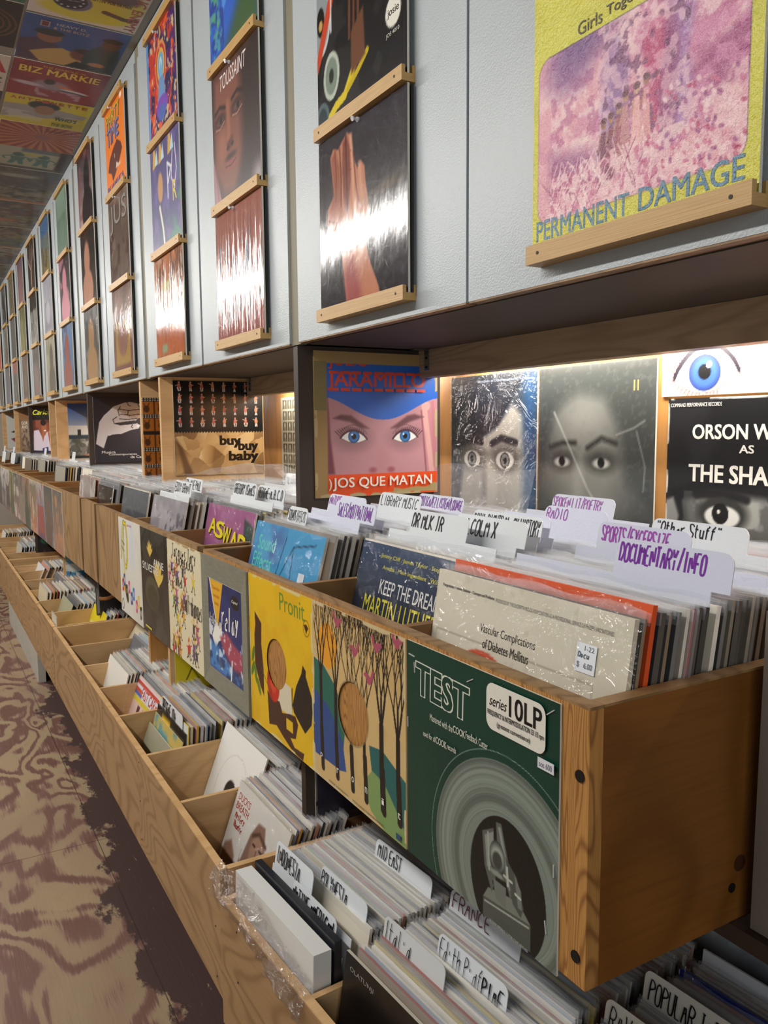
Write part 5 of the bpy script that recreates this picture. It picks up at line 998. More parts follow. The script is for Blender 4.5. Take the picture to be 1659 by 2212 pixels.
for i in range(13):
    a = (i*5+2) % 12; cv = Cv(30, h(PAL[a])); cv.nz(6, h(PAL[(a+7) % 12]), .48, .58, 160+i, .9).nz(9, h(PAL[(a+2) % 12]), .52, .6, 190+i, .8)
    if i % 3 == 1: cv.el(.6, .5, .3, .12, h('b0561f'), .06, 0, .8)
    ceil(Cover(.315, .315, .002, cv), .22+.01*(i % 3), 4.25+i*.313, f'{CN[a]} ceiling cover over the aisle, {ORD[i]} beyond the crimson one', 1.2534)

# ------------------------------------------------------------------ records and divider cards
EDGES = ['ece6d6', 'f2eee4', 'd8d2c2', 'c9c3b4', 'e8e2d2', 'b8b4ac', '8f8b86', '6a6763', 'f0e9d4', 'd9c9a2', 'a89878', '33353a', 'e9e6e2', '7d8fa6', 'c98f7a', 'dcd6ca', 'd6a53c', 'efe8dc', '5a4c40', 'c6b9c0', 'e4ddcd', '9c3f34']
FACES = ['b8b0a2', 'd8d0c0', '8a8680', '9aa6b4', 'c08a7a', 'e0d8c6', '6a6a6e', 'b0bca8', 'cbbda0', '9a8470', 'd0bc6a', 'c4c2be']
rr = np.random.RandomState(5)
NL = len(EDGES); EDGES += ['8a857c', '6f6a62', 'a39c8e', '544e46', '7c7a78', '3d4048', '8d8472', '5d5850', '9a948c', '35363a', '74685a', 'b5ae9f', '4a4844', '8f7d66']  # darker crate palette: shade on the record ends is put into their colour
FACES2 = ['6a6760', '8a8478', '4a4a4c', '5d5a56', '7a7468', '3a3c42', '6d5f50', '989284']
PROTO = []
for i, e in enumerate(EDGES):
    tk = (.0045, .0055, .0065, .005, .008)[i % 5]
    F_ = FACES if i < NL else FACES2
    c = Cover(.313, .313, tk, h(F_[i % len(F_)]), h(F_[(i+5) % len(F_)]), h(e))
    o = bpy.data.objects.new('record', c.mesh('record', PRINT)); sl = sleeve_sheet(.313, .313, tk, .006+.005*rr.rand(), i, False, i % 3 == 0).mesh('plastic_sleeve', SLEEVE)
    PROTO.append((o, sl, tk, h(e), h(F_[i % len(F_)])))
NREC = [0]
OCC = [(.657, .5285, .0035), (.657, .855, .003), (.98, .823, .003), (1.34, .725, .003)]     # places already taken by cards and single sleeves
STUFF = MB()
def frame(org, rz): return lambda x, y: (org[0]+x*math.cos(rz)-y*math.sin(rz), org[1]+x*math.sin(rz)+y*math.cos(rz))
I = lambda x, y: (x, y)
def one(fr_, frz, x, y, z, lean, label, group, pi, dz=0, yaw=0):
    o, sl, tk, _, _ = PROTO[pi]; c = o.copy(); COL.objects.link(c); X, Y = fr_(x, y); place(c, X, Y, z+dz, -R90+frz+yaw, lean); tag(c, label, 'record', group)
    s_ = bpy.data.objects.new('plastic_sleeve', sl); COL.objects.link(s_); s_.parent = c; NREC[0] += 1; return c
def stuff_one(fr_, frz, x, y, z, lean, pi, yaw=0):
    _, _, tk, e, f = PROTO[pi]; X, Y = fr_(x, y)
    M_ = Matrix.Translation((X, Y, z)) @ Euler((-lean, 0, -R90+frz+yaw)).to_matrix().to_4x4()
    V = [M_ @ Vector(p) for p in [(a, b, c) for a in (-.1565, .1565) for b in (-tk/2, tk/2) for c in (0, .313)]]
    STUFF.add([tuple(v) for v in V], [(2, 3, 7, 6), (0, 2, 6, 4), (1, 5, 7, 3), (0, 1, 3, 2), (4, 6, 7, 5)], e)
    STUFF.add([tuple(M_ @ Vector(p)) for p in [(-.156, -tk/2-.0003, 0), (.156, -tk/2-.0003, 0), (.156, -tk/2-.0003, .312), (-.156, -tk/2-.0003, .312)]], [(0, 1, 2, 3)], f)
    STUFF.add([tuple(M_ @ Vector(p)) for p in [(-.157, -tk/2-.001, .305), (.159, -tk/2-.001, .305), (.159, -tk/2-.001, .325), (-.157, -tk/2-.001, .325)]], [(0, 1, 2, 3)], (1, 1, 1), 1)
def fill(fr_, frz, ya, yb, x0, x1, z, lean0, lean1, pitch, seed, secs, stuff=False, dim=.0):
    """row of leaning records from x0 to x1 (at their bottom edge); secs: (x limit, label, group) from the front"""
    r = random.Random(seed); x = x0; slack = max(0, (yb-ya)-.317)/2; ym = (ya+yb)/2; last = -1; n = 0
    while x < x1:
        pi = r.randrange(NL) if r.random() > dim else r.randrange(NL, len(PROTO))
        if pi == last: pi = (pi+3) % NL
        tk = PROTO[pi][2]; last = pi
        for oy, ox_, ht in sorted(OCC, key=lambda q: q[1]):
            if ya-.03 < oy < yb+.03 and abs(x-ox_) < tk/2+ht+.0012: x = ox_+ht+tk/2+.0014
        t = (x-x0)/max(1e-6, x1-x0); ln_ = lean0+(lean1-lean0)*t
        y = ym+r.uniform(-1, 1)*min(slack, .007)
        if stuff: stuff_one(fr_, frz, x, y, z+r.uniform(0, .004), ln_, pi)
        else:
            for lim, lb, g in secs:
                if x < lim: break
            one(fr_, frz, x, y, z+.0008, ln_, lb, g, pi, r.uniform(0, .004))
        x += max(pitch*r.uniform(.75, 1.3), PROTO[pi][2]+.0022); n += 1
def card(text, x, y, ztop, w, tabh, lab, c=h('3a2a86'), col=h('dfe3ea'), fr_=I, frz=0, lean=.2, zb=None, seed=1, lw=.0022, box=(.06, .3, .94, .9), extra=None, full=.3, off=0, slant=.1, jig=.17):
    """plastic divider: broad body that stands among the records and a rounded tab with handwriting; x,y is the tab's middle at its top"""
    b_ = MB(); L_ = (ztop-zb)/math.cos(lean); r_ = .012
    P = [(-w/2, L_-tabh), (-w/2, L_-r_)]+[(-w/2+r_-r_*math.cos(a), L_-r_+r_*math.sin(a)) for a in np.linspace(.3, 1.57, 5)]+[(w/2-r_+r_*math.sin(a), L_-r_+r_*math.cos(a)) for a in np.linspace(0, 1.27, 5)]+[(w/2, L_-r_), (w/2, L_-tabh)]
    Q = [(w/2, L_-tabh), (full/2+off, L_-tabh), (full/2+off, 0), (-full/2+off, 0), (-full/2+off, L_-tabh)]
    P = P[::1]; out = [(-w/2, L_-tabh)]+P[1:]+Q[1:]
    n = len(out); b_.add([(px_, -.0006, pz) for px_, pz in out]+[(px_, .0006, pz) for px_, pz in out], [tuple(range(n)), tuple(range(2*n-1, n-1, -1))]+[(i, i+n, (i+1) % n+n, (i+1) % n) for i in range(n)], col)
    for tx_, bx, cc, sd, lw_, sl_ in [(text, box, c, seed, lw, slant)]+(extra or []):
        if not tx_: continue
        V, F = hand_polys(tx_, (-w/2+bx[0]*w, L_-tabh+bx[1]*tabh, -w/2+bx[2]*w, L_-tabh+bx[3]*tabh), lw_, sd, sl_, jig); b_.add([(u, -.0009-.00002*sd, v) for u, v in V], F, cc)
    me = b_.mesh('divider_card', SEMI); o = bpy.data.objects.new('divider_card', me); COL.objects.link(o)
    xb = x-(ztop-zb)*math.tan(lean); OCC.append((y, xb, .0007)); X, Y = fr_(xb, y); place(o, X, Y, zb, -R90+frz, lean); return tag(o, lab, 'divider card', 'lettered divider cards among the records')
PUR = h('7a2fa0'); PINKP = h('a04ab0'); INK = h('15151c'); VIO = h('d3d7e8'); LTG = h('dde2e6')
UB = -.4855                                         # inside floor of the upper crates
A1 = lambda a: ('bagged record in the nearest crate compartment '+a, 'nearest compartment records '+a)
def secs(lims, names, pre): return [(lm_, f'bagged record {nm}, {pre} compartment of nearest crate', f'records {nm}, {pre} compartment') for lm_, nm in zip(lims, names)]
CARDS = [
 ('DOCUMENTARY/INFO', .672, .563, -.1235, .150, .040, 'white divider tab lettered DOCUMENTARY/INFO in purple marker', PUR, 0, .0025, (.04, .36, .8, .88)),
 ('SPORTS/EXCERSIZE', .774, .694, -.1245, .148, .036, 'lilac divider tab lettered SPORTS/EXCERSIZE right behind the DOCUMENTARY/INFO tab', PINKP, 0, .0024, (.05, .3, .8, .85)),
 ('"Other Stuff"', .872, .690, -.126, .150, .032, 'pale divider tab with black quoted lettering, behind the SPORTS tab', INK, 0, .002, (.05, .35, .75, .9)),
 ('DR MLK JR', .667, .985, -.1275, .150, .036, 'white divider tab with three short black words DR, MLK, JR', INK, 1, .0028, (.03, .25, .6, .85)),
 ('MALCOLM X', .700, .905, -.1285, .165, .036, 'white divider tab ending in a large black X', INK, 1, .0026, (.05, .2, .62, .85)),
 ('CIVIL RIGHTS BLACK HISTORY', .737, .915, -.1255, .16, .034, 'white divider tab lettered CIVIL RIGHTS BLACK HISTORY', INK, 1, .0018, (.02, .2, .98, .85)),
 ('SOCIAL', .765, .905, -.1265, .11, .030, 'lilac divider tab with pink letters IAL behind the CIVIL RIGHTS tab', PINKP, 1, .0022, (.2, .2, .9, .8)),
 ('RADIO', .862, .905, -.1245, .135, .034, 'lilac divider tab lettered RADIO', PINKP, 1, .002, (.04, .4, .4, .9)),
 ('SPOKEN LIT/POETRY', .955, .985, -.1165, .145, .032, 'white divider tab lettered SPOKEN LIT/POETRY, farthest back in its crate', PINKP, 1, .0018, (.02, .3, .82, .85)),
 ('SOUNDS EFFECTS', .612, 1.375, -.147, .085, .034, 'small white tab lettered SOUNDS EFFECTS', INK, 2, .0014, (.05, .2, .95, .8)),
 ('SALES/MOTIVATIONAL', .652, 1.222, -.1285, .150, .034, 'lilac divider tab lettered SALES/MOTIVATIONAL', PUR, 2, .002, (.1, .15, .95, .85)),
 ('NATURE', .700, 1.345, -.128, .150, .034, 'white divider tab lettered NATURE under the blue and orange eyes poster', PINKP, 2, .002, (.03, .4, .35, .9)),
 ('LIBRARY MUSIC', .79, 1.30, -.126, .15, .034, 'white divider tab lettered LIBRARY in thin black capitals', INK, 2, .0016, (.05, .25, .95, .85)),
 ('EXOTICA/EZ LISTEN/LOUNGE', .838, 1.235, -.1265, .150, .034, 'white divider tab lettered EXOTICA/EZ LISTEN/LOUNGE', PUR, 2, .0018, (.02, .3, .99, .85)),
]
LU = (.16, .25, .30)
for i, (tx_, x, y, zt, w, th, lab, c, comp, lw, bx) in enumerate(CARDS):
    cc = ((.499, .815), (.829, 1.13), (1.144, 1.539))[comp]; fw_ = min(.295, cc[1]-cc[0]-.02); off = (y-(cc[0]+cc[1])/2) if True else 0
    card(tx_, x, y, zt, w, th, lab, c, VIO if c != INK else LTG, I, 0, (.17, .24, .26)[comp], UB, i+1, lw, bx, None, fw_, off)
# nearest crate: three full compartments
fill(I, 0, .499, .815, .514, 1.0, UB, .16, .18, .0100, 1, secs((.613, .715, .81, 9), ('in front of the DOCUMENTARY/INFO tab', 'between the DOCUMENTARY and SPORTS tabs', 'just behind the SPORTS tab', 'at the back near the black masked-eyes cover'), 'near'), dim=.82)
fill(I, 0, .829, 1.130, .552, .985, UB, .235, .22, .0100, 2, secs((.595, .65, .79, 9), ('in front of the DR MLK JR tab', 'between the DR MLK JR and CIVIL RIGHTS tabs', 'behind the CIVIL RIGHTS tab', 'behind the RADIO tab'), 'middle'), dim=.6)
fill(I, 0, 1.150, 1.520, .512, .985, UB, .25, .24, .0100, 3, secs((.56, .62, .75, 9), ('in front of the SALES tab', 'around the NATURE tab', 'in front of the EXOTICA tab', 'behind the EXOTICA tab'), 'far'), dim=.7)

# ---- records whose front cover shows
def shown(c, m_, fr_, frz, x, y, z, lean, lab, up_=.016, seed=3, film=True, yaw=0, grp='records showing their front covers', fm=None):
    X, Y = fr_(x, y); o = put('record', c, m_, X, Y, z, lab, 'record', -R90+frz+yaw, lean, group=grp)
    if film: child('plastic_sleeve', sleeve_sheet(c.w, c.h, c.t, up_, seed), fm or FILM, o)
    NREC[0] += 1; return o
cv = Cv(150, h('dcd6c4')); cv.nz(4, h('d2ccb8'), .5, .7, 3, .5).nz(22, h('c2baa4'), .68, .74, 6, .4)
for i in range(-13, 14):
    for j in range(-13, 14):
        if i*i+j*j < 170: cv.el(.33+i*.0145, .555+j*.0145*1.0, .0058, .0058, h('c23f2a'))
dsk = cv.sm(np.hypot(cv.U-.33, cv.V-.555)-.195, 0)*(cv.U < .42+.1*(.7-cv.V)); cv.mix(dsk*.8, h('c8452c')); 
cv.ln([(.03, 0), (.03, .77), (.87, .77), (.87, 0)], .004, h('8d8876'))
c = Cover(.314, .314, .006, cv, edge=h('d8d2bd'))
c.tx('Vascular Complications', (.3, .805, .6, .845), h('3c3a38')).tx('of Diabetes Mellitus', (.325, .775-.015, .575, .795), h('3c3a38')).tx('Postgraduate Seminars: Diabetes - Concepts and Problems', (.04, .935, .36, .95), h('3c3a38'), .004).tx('PRODUCED BY THE EXCERPTA MEDICA FOUNDATION AS A PROFESSIONAL SERVICE OF PFIZER LABORATORIES', (.37, .935, .93, .948), h('6a6862'))
c.rc(.79, .80, .875, .89, h('e3e8ee')).tx('1-22', (.825, .868, .865, .883), h('55606a')).hw('Docu', (.80, .845, .85, .862), h('55606a'), .003).tx('$   6.00', (.80, .812, .865, .832), h('55606a'))
shown(c, PRINT, I, 0, .5045, .657, UB+.001, .155, 'cream medical lecture record with a red dotted disc, front of the nearest compartment')
c = Cover(.313, .313, .006, h('d8572c'), h('c84a22'), h('e05a2a')); shown(c, PRINT, I, 0, .5285, .657, UB+.012, .155, 'record with a bright red-orange edge just behind the cream medical record', .006, 4, False)
cv = Cv(110, h('33363e')); cv.gr(h('26282e'), h('3f5270'), 90, .5, 1).ln([(0, .48), (1, .42)], .012, h('6a6c70')).ln([(0, .45), (1, .39)], .006, h('55585c')).rc(.4, .2, .66, .52, h('cfccc4')).el(.53, .36, .09, .13, h('8a8078'), .02).el(.53, .46, .095, .06, h('2a2726'), .02).el(.5, .38, .014, .008, BK).el(.56, .38, .014, .008, BK).el(.53, .3, .035, .008, h('3a3230')).rc(.44, .2, .62, .24, h('35353a'), .01)
c = Cover(.313, .313, .005, cv); Yl = h('d8cf4a')
c.tx('KEEP THE DREAM ALIVE', (.24, .76, .96, .83), h('e6e6e2'), .01).tx('MARTIN LUTHER KING', (.12, .645, 1.0, .74), Yl, .012).tx('The January 15th Benefit Concert for the Martin Luther King Jr. Center', (.1, .605, .96, .63), h('d0d0cc')).tx('Jimmy Cliff . James Taylor . Stephen George', (.2, .93, .92, .955), Yl).tx('Aretha . Main Ingredient . Wilson Pickett', (.24, .875, .9, .9), Yl)
shown(c, GLOSS, I, 0, .544, .975, UB+.001, .245, 'dark blue concert record in glossy plastic with a small portrait photo', .016, 5)
cv = Cv(90, h('4f9fd0')); cv.nz(3, h('56609c'), .45, .65, 3, .9, 1, 1, (0, 0, .5, 1)).nz(4, h('6ad0e0'), .52, .65, 8, .8, 1, 1, (.4, 0, 1, 1)).nz(3, h('3a3f52'), .55, .7, 13, .8, 1, 1, (0, 0, .35, .5))
for P in ([(.36, .5), (.45, .72), (.5, .95)], [(.45, .72), (.62, .6), (.75, .5)], [(.3, .6), (.5, .7), (.62, .9), (.9, .94)], [(.62, .9), (.66, .66), (.6, .5)], [(.42, .56), (.5, .5), (.6, .56)]): cv.ln(P, .008, h('2a3550'))
c = Cover(.313, .313, .005, cv); T = h('5fd0c4')
c.tx('Sound', (.09, .83, .36, .92), T, .02).tx('Effects', (.06, .71, .36, .81), T, .02).rc(.76, .68, .84, .77, h('dfe4ec'))
shown(c, GLOSS, I, 0, .501, 1.352, UB+.001, .265, 'bright blue Sound Effects record in glossy plastic', .02, 6)
cv = Cv(110, h('9a5a86')); cv.gr(h('4a5a9a'), h('a05a88'), 90, .3, .75).po([(0, .1), (.1, .5), (.24, .55), (.2, .1)], h('2a2f4a'), .02).po([(.8, .95), (1, .9), (1, .5), (.9, .55)], h('3a4a4a'), .02)
for P in ([(.22, .1), (.24, .34), (.36, .42), (.5, .4), (.6, .44), (.72, .34), (.7, .1)], [(.3, .38), (.3, .2)], [(.55, .42), (.55, .2)]): cv.ln(P, .035, h('c0604a'))
for x in (.12, .4, .62, .8): cv.ln([(x, .0), (x+.06, .32)], .03, h('3a4a8c'))
cv.nz(8, h('c9b8a0'), .58, .64, 6, .7, 1, 1, (.2, .1, .9, .4))
c = Cover(.313, .313, .004, cv)
for dx, cc in ((.012, h('4a3a2a')), (0, h('e0cf2c'))):
    for i, (ch, y, s_) in enumerate((('A', .78, .11), ('S', .76, .12), ('W', .73, .125), ('A', .70, .135), ('D', .67, .16))): c.tx(ch, (.1+i*.165+dx, y-dx, .255+i*.165+dx, y+s_-dx), cc, .05)
c.rc(.72, .66, .78, .76, h('dfe0e4'))
shown(c, GLOSS, I, 0, .546, 1.742, UB+.001, .20, 'pink and blue record with large yellow letters ASWAD in the second crate', .012, 7)
cv = Cv(80, h('aaa6ac')); cv.nz(4, h('8a868e'), .5, .62, 3, .7).po([(.05, .1), (.1, .8), (.3, .85), (.36, .1)], h('8f8b94'), .05).nz(12, h('5a5862'), .56, .62, 9, .8, 1, 1, (.5, .2, .98, .9))
shown(Cover(.313, .313, .004, cv), GLOSS, I, 0, .495, 2.08, UB+.001, .21, 'pale grey record with faint drawings in the second crate', .014, 8)
cv = Cv(60, h('3a3c44')); cv.gr(h('2a2a30'), h('5a6068'), 90).po([(.2, 0), (.26, .45), (.62, .48), (.7, 0)], h('7a8088'), .03).rc(.1, .6, .9, .66, h('4a4850'), .05)
shown(Cover(.313, .313, .004, cv), GLOSS, I, 0, .497, 2.41, UB+.001, .17, 'dark grey record with a paler figure, far compartment of the second crate', .014, 9)
cv = Cv(60, h('3a2a24')); cv.nz(4, h('20140f'), .5, .65, 3)
shown(Cover(.24, .3, .004, cv), SEMI, I, 0, .496, 2.825, UB+.001, .16, 'dark brown record with a white sticker in the narrow crate', .01, 9)
cv = Cv(60, h('a89c98')); cv.nz(5, h('c9c4c0'), .5, .6, 3).nz(7, h('8a6a60'), .55, .65, 8, .7)
shown(Cover(.3, .313, .004, cv), GLOSS, I, 0, .51, 3.15, UB+.001, .10, 'washed-out pale record at the front of the crate below the hand poster', .01, 10)
C2L = ('EDDY GRANT', 'FRANKIE PAUL', 'GREGORY ISAACS', 'REGGAE-A,B,C,D', 'FREDDIE McGREGOR', 'REGGAE')
for i, (tx_, x, y, zt, w, lab) in enumerate((('EDDY GRANT', .575, 2.00, -.130, .15, 'white tab with slanted black two-word name above the pale grey record'), ('FRANKIE PAUL', .62, 2.06, -.128, .15, 'white tab half hidden behind the slanted two-word name tab'), ('GREGORY ISAACS', .665, 1.80, -.126, .15, 'white tab with a two-word name above the yellow-lettered record'),
      ('REGGAE-A,B,C,D', .69, 1.70, -.131, .16, 'white tab lettered REGGAE-A,B,C,D'), ('McGREGOR', .88, 1.985, -.122, .15, 'white tab at the back of the second crate left of the dark upright'), ('REGGAE', .90, 1.75, -.124, .14, 'white tab lettered REG cut off by the dark upright'))):
    card(tx_, x, y, zt, w, .036, lab, INK, LTG, I, 0, .2, UB, 40+i, .0024, (.05, .2, .95, .85), None, .27, y-(2.07 if i in (0, 1, 4) else 1.751))
for i, (x, y, lab) in enumerate(((.8, 3.3, 'small white tab lettered like a name, in the crate below the hand poster'), (.9, 3.6, 'small blank white tab before the hand poster'), (.8, 4.5, 'blank white tab in the crate below the seashore poster'), (.75, 4.75, 'second blank white tab below the seashore poster'), (.75, 5.9, 'blank white tab below the smiling singer poster'), (.85, 6.15, 'blank white tab beside the smiling singer poster'), (.62, 6.6, 'leaning blank white tab in a far crate'), (.6, 7.1, 'leaning blank white tab in the crate below the faded brown poster'))):
    card('BETTY' if i == 0 else '', x, y, -.12, .1, .045, lab, INK, LTG, I, 0, .15, UB, 60+i, .0024, (.1, .2, .9, .85), None, .28, 0)
# coloured sleeves that stand out among the rows
for x, y, e, lab in ((.93, .657, 'c23a6a', 'record with a hot pink edge in front of the masked-eyes cover'), (.898, .98, 'd9a83a', 'record with a golden yellow edge below the SPOKEN LIT/POETRY tab'), (.80, 1.34, 'dfa53c', 'record with an orange-yellow edge below the staring man cover')):
    c = Cover(.3, .313, .005, h(e), h(e), h(e)); shown(c, PRINT, I, 0, x-.075, y, UB+.012, .2, lab, .004, 4, False)
b_ = MB(); xs = np.linspace(0, 1, 12)
V = [(1.0+.03*v+.004*math.sin(u*9+v*3), 1.19+.34*(1-u), -.2+.115*v+.006*math.sin(u*7)) for v in (0, .5, 1) for u in xs]
b_.add(V, [(j*12+i, j*12+i+1, (j+1)*12+i+1, (j+1)*12+i) for j in range(2) for i in range(11)]); tag(b_.build('empty_plastic_sleeve', SLEEVE, origin=(1.0, 1.36, -.2), smooth=True), 'empty clear plastic sleeve standing in front of the staring man cover', 'plastic sleeve')
b_ = MB(); V = []
for j in range(5):
    for i in range(16):
        u = i/15; v = j/4; V.append((.74+.2*v, 2.66-1.0*u, -.155+.055*math.sin(u*3.1)*math.sin(.5+v*2)+.006*math.sin(u*31+v*5)))
b_.add(V, [(j*16+i, j*16+i+1, (j+1)*16+i+1, (j+1)*16+i) for j in range(4) for i in range(15)]); tag(b_.build('loose_plastic_bag', SLEEVE, origin=(.84, 2.1, -.15), smooth=True), 'loose clear plastic lying over the records below the paper bag poster', 'plastic bag')

# ---- near lower bin, turned with the bin
NF = frame(U1O, U1R); ZL = ZB1+.0125
def nloc(x, y): dx, dy = x-U1O[0], y-U1O[1]; return dx*math.cos(U1R)+dy*math.sin(U1R), -dx*math.sin(U1R)+dy*math.cos(U1R)
def s2(lims, names): return [(lm_, f'white-sleeved record {nm} in the near turned bin', f'records {nm}') for lm_, nm in zip(lims, names)]
LN = .16
bins1 = ((-.335, -.017), (-.685, -.353), (-1.03, -.70))
fill(NF, U1R, *bins1[0], .092, .48, ZL, LN, .2, .0105, 11, s2((.115, .2, .31, 9), ('just behind the black box set', 'between the NATIVE AMERICAN and POLYNESIA tabs', 'between the POLYNESIA and MID EAST tabs', 'behind the MID EAST tab')))
fill(NF, U1R, *bins1[1], .05, .50, ZL, LN, .2, .0098, 12, s2((.145, .225, .32, 9), ('behind the black folk record', 'between the two script-lettered tabs', 'before the FRANCE tab', 'behind the FRANCE tab')))
fill(NF, U1R, *bins1[2], .17, .47, ZL, LN, .2, .0115, 13, s2((.33, .45, 9), ('in front of the RAVI tab', 'between the RAVI and POPULAR JAPANESE tabs', 'behind the POPULAR JAPANESE tab')))
# white box set wrapped in loose film
cv = Cv(60, h('dcdcd8')); c = Cover(.315, .305, .034, cv, edge=h('e6e6e2'), back=h('dcdcd8')); c.tx('WORLD OF SOUND', (.08, .55, .92, .7), h('8a8a88'), .01).tx('(SOUND)', (.5, .3, .95, .42), h('6a6a68'), .01)
x, y = nloc(.478, 1.335); X, Y = NF(.036, -.174); o = put('box_set', c, SEMI, X, Y, ZL+.002, 'thick white box set wrapped in loose plastic at the front of the near bin', 'box set', -R90+U1R, .03)
NREC[0] += 1
b_ = MB(); r = random.Random(4); V = []; nx, nz = 34, 7
for j in range(nz):
    for i in range(nx):
        u = i/(nx-1); v = j/(nz-1); V.append((-.20+.375*u-.02*(1-v)*(u < .1), -.019-.004-.022*abs(math.sin(v*3.1))-.012*r.random(), .205+.10*v-.03*u+.012*math.sin(u*5)+.012*r.random()))
b_.add(V, [(j*nx+i, j*nx+i+1, (j+1)*nx+i+1, (j+1)*nx+i) for j in range(nz-1) for i in range(nx-1)]); child('plastic_wrap', b_, WRAP, o)
c = Cover(.312, .312, .014, h('26282c'), h('26282c'), h('2c2e33')); X, Y = NF(.066, -.176); put('box_set', c, SEMI, X, Y, ZL+.004, 'slim black box set just behind the white box in the near bin', 'box set', -R90+U1R, .03); NREC[0] += 1
cv = Cv(110, h('15110f')); cv.nz(4, h('221a15'), .5, .7, 3, .8).el(.62, .72, .045, .075, h('8a5034'), .015).el(.61, .8, .045, .02, h('1d120e'), .01).po([(.5, .3), (.55, .58), (.62, .62), (.72, .58), (.8, .3)], h('c0481c'), .02).ln([(.42, .4), (.43, .62)], .03, h('8a5034'), .01).el(.435, .66, .016, .04, h('9a5c3c'), .01)
c = Cover(.313, .313, .006, cv, edge=h('cfcab8')); c.tx('OLATUNJI', (.05, .915, .27, .945), h('8d8d88'), .01)
X, Y = NF(.027, -.518); o = put('record', c, SEMI, X, Y, ZL+.008, 'black record showing a singer in orange, front of the near bin middle compartment', 'record', -R90+U1R, LN); NREC[0] += 1
LOWC = [('INDONESIA', (.60, 1.40), -.842, .15, 'white tab lettered INDONESIA behind the black box set', INK, .0026, (.05, .2, .7, .85), 0, LTG), ('NATIVE AMERICAN', (.588, 1.285), -.868, .16, 'white tab lettered NATIVE AMERICAN beside the black box set', INK, .003, (.03, .25, .96, .85), 0, LTG),
        ('POLYNESIA', (.645, 1.275), -.850, .16, 'white tab lettered POLYNESIA', INK, .0024, (.03, .25, .62, .85), 0, LTG), ('MID EAST', (.785, 1.29), -.846, .185, 'white tab lettered MID EAST under the tree sleeve', INK, .0024, (.06, .35, .5, .9), 0, LTG),
        ('Italia', (.664, 1.10), -.846, .165, 'grey-white tab with flowing script starting with a tall I', INK, .0016, (.03, .2, .5, .9), 1, h('cfd2d2')), ('Edith Piaf', (.722, .975), -.847, .165, 'white tab with looping script and the capitals PIAF', INK, .0016, (.04, .2, .68, .9), 1, LTG),
        ('FRANCE', (.812, 1.11), -.848, .18, 'white tab lettered FRANCE against the green sleeve', h('6a2a3a'), .0022, (.05, .4, .62, .95), 1, LTG), ('RAVI SHANKAR', (.846, .755), -.846, .17, 'cream tab lettered RAVI in thin black capitals', INK, .002, (.06, .15, .96, .85), 2, h('e6e2d6')),
        ('POPULAR JAPANESE', (.936, .765), -.838, .19, 'cream tab lettered POPULAR JAPANESE', INK, .0022, (.06, .15, .98, .8), 2, h('e6e2d6'))]
for i, (tx_, (x, y), zt, w, lab, c, lw, bx, k, col) in enumerate(LOWC):
    x *= .972; y *= .972; zt += .022; lx, ly = nloc(x, y); a, b2 = bins1[k]; ly = min(max(ly, a+w/2+.004), b2-w/2-.004)
    ex = [('PIAF', (.68, .1, .97, .75), INK, 93, .003, .05)] if tx_.startswith('Edith') else None
    card(tx_, lx, ly, zt, w, .05, lab, c, col, NF, U1R, .17, ZL, 70+i, lw, bx, ex, .3, -(ly-(a+b2)/2) if False else (ly-(a+b2)/2))
cv = Cv(40, h('1d2f86')); X, Y = NF(.43, -.86); o = put('record', Cover(.313, .313, .006, cv, h('1d2f86'), h('2236a0')), SEMI, X, Y, ZL+.012, 'deep blue record in creased clear plastic behind the POPULAR JAPANESE tab', 'record', -R90+U1R, .17); child('plastic_sleeve', sleeve_sheet(.316, .313, .006, .03, 33), FILM, o); NREC[0] += 1
X, Y = NF(.505, -.86); put('record', Cover(.314, .325, .004, h('dfe2e8'), h('dfe2e8'), h('eceef2')), PRINT, X, Y, ZL+.006, 'plain white inner sleeve standing below the grey street photograph', 'record', -R90+U1R, .12); NREC[0] += 1

# ---- second lower bin and beyond: records with visible fronts
ZM = ZB2+.0125; LB = 'loose lower bin records'
cv = Cv(100, h('d9d5cf')); cv.po([(.3, .0), (.34, .4), (.42, .74), (.5, .86), (.62, .87), (.72, .7), (.78, .3), (.74, .0)], h('8a6a5c'), .02).el(.58, .66, .11, .15, h('a5836f'), .03).nz(7, h('6d4a40'), .5, .6, 4, .6, 1, 1, (.34, 0, .75, .6)).po([(.0, .2), (.04, .52), (.14, .58), (.26, .5), (.28, .1)], h('94705c'), .03).ln([(.5, .7), (.54, .7)], .02, h('4a342e')).ln([(.62, .7), (.67, .7)], .02, h('4a342e')).ln([(.58, .68), (.57, .6)], .015, h('7a5648')).ln([(.46, .75), (.56, .8), (.7, .76)], .03, h('5d4238'), .02)
c = Cover(.313, .313, .005, cv); Rd = h('b04038'); c.tx("DUCK'S", (.05, .87, .29, .925), Rd, .02).tx('BREATH', (.05, .80, .30, .855), Rd, .02).hw('Mystery', (.08, .735, .28, .785), Rd, .008, 3).hw('Theatre', (.09, .675, .27, .72), Rd, .008, 4)
shown(c, SEMI, I, 0, .545, 1.688, ZM, .345, "white record with brown bearded figures and red lettering DUCK'S BREATH", .01, 11, True, grp=LB)
cv = Cv(70, h('e8e6e0')); cv.ring(.5, .5, .33, .008, h('cfccc4')).el(.5, .5, .13, .13, h('cfcbc2')).el(.5, .5, .12, .12, h('2a2523'))
shown(Cover(.313, .313, .004, cv), PRINT, I, 0, .62, 2.024, ZM+.03, .36, 'plain white record sleeve with a dark centre hole in the second bin', .01, 12, False, grp=LB)
shown(Cover(.313, .313, .004, h('dcdcd6'), edge=h('e8c83a')), PRINT, I, 0, .605, 2.365, ZM+.004, .06, 'white-backed record with yellow edge standing behind the handwritten dub plate card', .01, 13, False, grp=LB)
